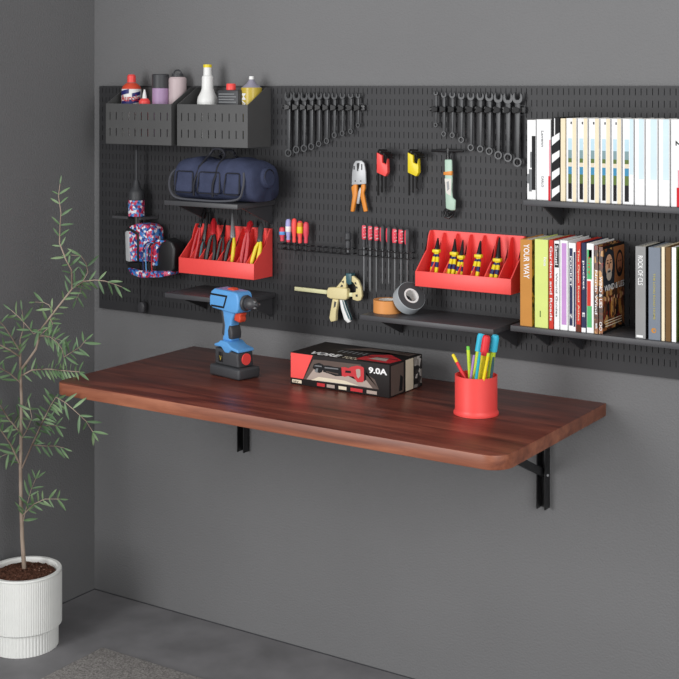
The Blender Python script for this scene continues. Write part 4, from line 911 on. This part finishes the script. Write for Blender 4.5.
branch([(72, 289, y0+.01), (71.5, 270, y0+.01), (66, 260, y0+.01), (59.5, 243, y0), (60, 226, y0), (61, 213, y0), (58.5, 196, y0), (60, 184, y0)], .0021, .0009, ln=.032, gap=.027)
branch([(72, 289, y0+.01), (83, 281.5, y0+.03), (95, 280, y0+.05), (105, 281, y0+.06), (114, 284, y0+.07), (122, 287, y0+.08)], .0018, .0008, ln=.036)
branch([(83, 281.5, y0+.03), (88, 272, y0+.04), (86, 263, y0+.04), (81, 256, y0+.03), (71, 255, y0+.02)], .0012, .0007, gap=.03)
branch([(54, 313, y0), (49, 305, y0), (44, 302.5, y0), (35, 302, y0)], .0013, .0007, gap=.03)
branch([(42, 328, y0), (34, 334, y0-.01), (27, 326, y0-.02), (20, 318, y0-.03), (11, 310, y0-.04)], .0016, .0008)
branch([(50, 318, y0), (53, 324, y0-.02), (45, 331, y0-.02), (40, 335, y0-.02), (52, 337, y0-.01), (60, 340, y0)], .0014, .0008)
branch([(20.2, 357, y0), (10, 350, y0-.04), (0, 345, y0-.07), (-12, 338, y0-.1)], .0024, .0012)
branch([(20.2, 352, y0), (20, 340, y0), (24, 326, y0), (22, 310, y0)], .002, .0008)
branch([(20.2, 352, y0), (12, 338, y0-.03), (4, 326, y0-.05), (-4, 318, y0-.08)], .0018, .0008)
branch([(21, 376, y0), (32, 370, y0+.005), (48, 369, y0-.02), (62, 370.5, y0-.06), (80, 372, y0-.10)], .0022, .0009, ln=.034)
branch([(38, 336, y0), (50, 337, y0-.02), (57, 342, y0-.05), (62, 349, y0-.07), (64, 357, y0-.08)], .0013, .0008)
branch([(64, 357, y0-.08), (72, 352, y0-.1), (80, 347, y0-.1), (86, 340, y0-.1)], .0011, .0007)
branch([(20.6, 383, y0), (10, 373.5, y0-.03), (0, 368, y0-.06), (-10, 362, y0-.1)], .0018, .001)
branch([(19.5, 432, y0), (8, 418, y0-.03), (0, 405, y0-.06), (-8, 390, y0-.09)], .002, .001)
branch([(20.5, 466, y0), (11, 445, y0-.03), (0, 429, y0-.06), (-8, 420, y0-.09)], .0022, .001)
branch([(22, 468, y0), (32, 445, y0-.01), (42, 423, y0-.06), (50, 407, y0-.11), (56, 397, y0-.16)], .0022, .0012, skip=.2)
branch([(56, 397, y0-.16), (66, 403, y0-.17), (74, 410, y0-.17), (86, 421, y0-.16), (93, 432, y0-.15)], .0011, .0007)
branch([(40, 427, y0-.05), (50, 425, y0-.05), (58, 426, y0-.05)], .0011, .0007)
branch([(33, 445, y0-.01), (45, 446, y0-.02), (56, 446, y0-.02), (64, 448, y0-.02)], .0013, .0007)
branch([(20.8, 440, y0), (27, 430, y0), (32, 418, y0), (30, 408, y0)], .0013, .0007)
branch([(22, 516, y0), (34, 504, y0-.01), (45, 499, y0-.02), (60, 499, y0-.02)], .0016, .0007)
branch([(22.5, 524, y0), (27, 505, y0), (31, 490, y0), (36, 478, y0)], .0013, .0007, gap=.026)
branch([(20.7, 450, y0), (12, 452, y0-.02), (2, 456, y0-.04)], .0013, .0007)
branch([(21, 434, y0), (14, 424, y0+.01), (24, 410, y0+.03), (27, 402, y0+.04)], .001, .0006)
branch([(83, 281.5, y0+.03), (80, 292, y0+.05), (76, 300, y0+.05)], .001, .0006)
mb_ = MB(); li = mb_.mi(M_leaf)
def leaf(p, d, nrm, L):
    d = d.normalized(); s_ = d.cross(nrm).normalized(); n_ = s_.cross(d).normalized(); w = L*.088; seg = 6; rows_ = []
    for k in range(seg+1):
        f = k/seg; ww = w*math.sin(math.pi*min(1, f*.94+.04))**.8; c_ = p+d*(L*f)+n_*(-.10*L*f*f)
        rows_.append([mb_.bm.verts.new(c_-s_*ww+n_*ww*.35), mb_.bm.verts.new(c_), mb_.bm.verts.new(c_+s_*ww+n_*ww*.35)])
    for k in range(seg):
        for q in (0, 1): mb_._face([rows_[k][q], rows_[k][q+1], rows_[k+1][q+1], rows_[k+1][q]], li)
view = V((SS, -CC, 0))
for P_, gap, ln, skip in BR:
    tot = sum((P_[k+1]-P_[k]).length for k in range(len(P_)-1)); s0 = tot*skip+gap*.4; k = 0; acc = 0; sgn = 1
    pos = s0
    while pos < tot:
        acc = 0
        for k in range(len(P_)-1):
            l_ = (P_[k+1]-P_[k]).length
            if acc+l_ >= pos: break
            acc += l_
        p = P_[k].lerp(P_[k+1], (pos-acc)/l_); tdir = (P_[k+1]-P_[k]).normalized()
        sdv = tdir.cross(view).normalized()
        for sg in (1, -1):
            if random.random() < .14: continue
            d = tdir*random.uniform(.5, .95)+sdv*sg*random.uniform(.5, 1.0)+view*random.uniform(-.5, .5)+V((0, 0, random.uniform(-.35, .15)))
            L = ln*random.uniform(.7, 1.15); e = p+d.normalized()*L
            if e.x < .006: d.x = abs(d.x)+.2
            if e.y > -.03: continue
            leaf(p, d, view+V((random.uniform(-.6, .6), random.uniform(-.6, .6), random.uniform(0, .9))), L)
        pos += gap*random.uniform(.7, 1.2)
    leaf(P_[-1], P_[-1]-P_[-2]+V((0, 0, -.004)), view, ln*.7)
mb_.build('foliage', t, smooth=2)
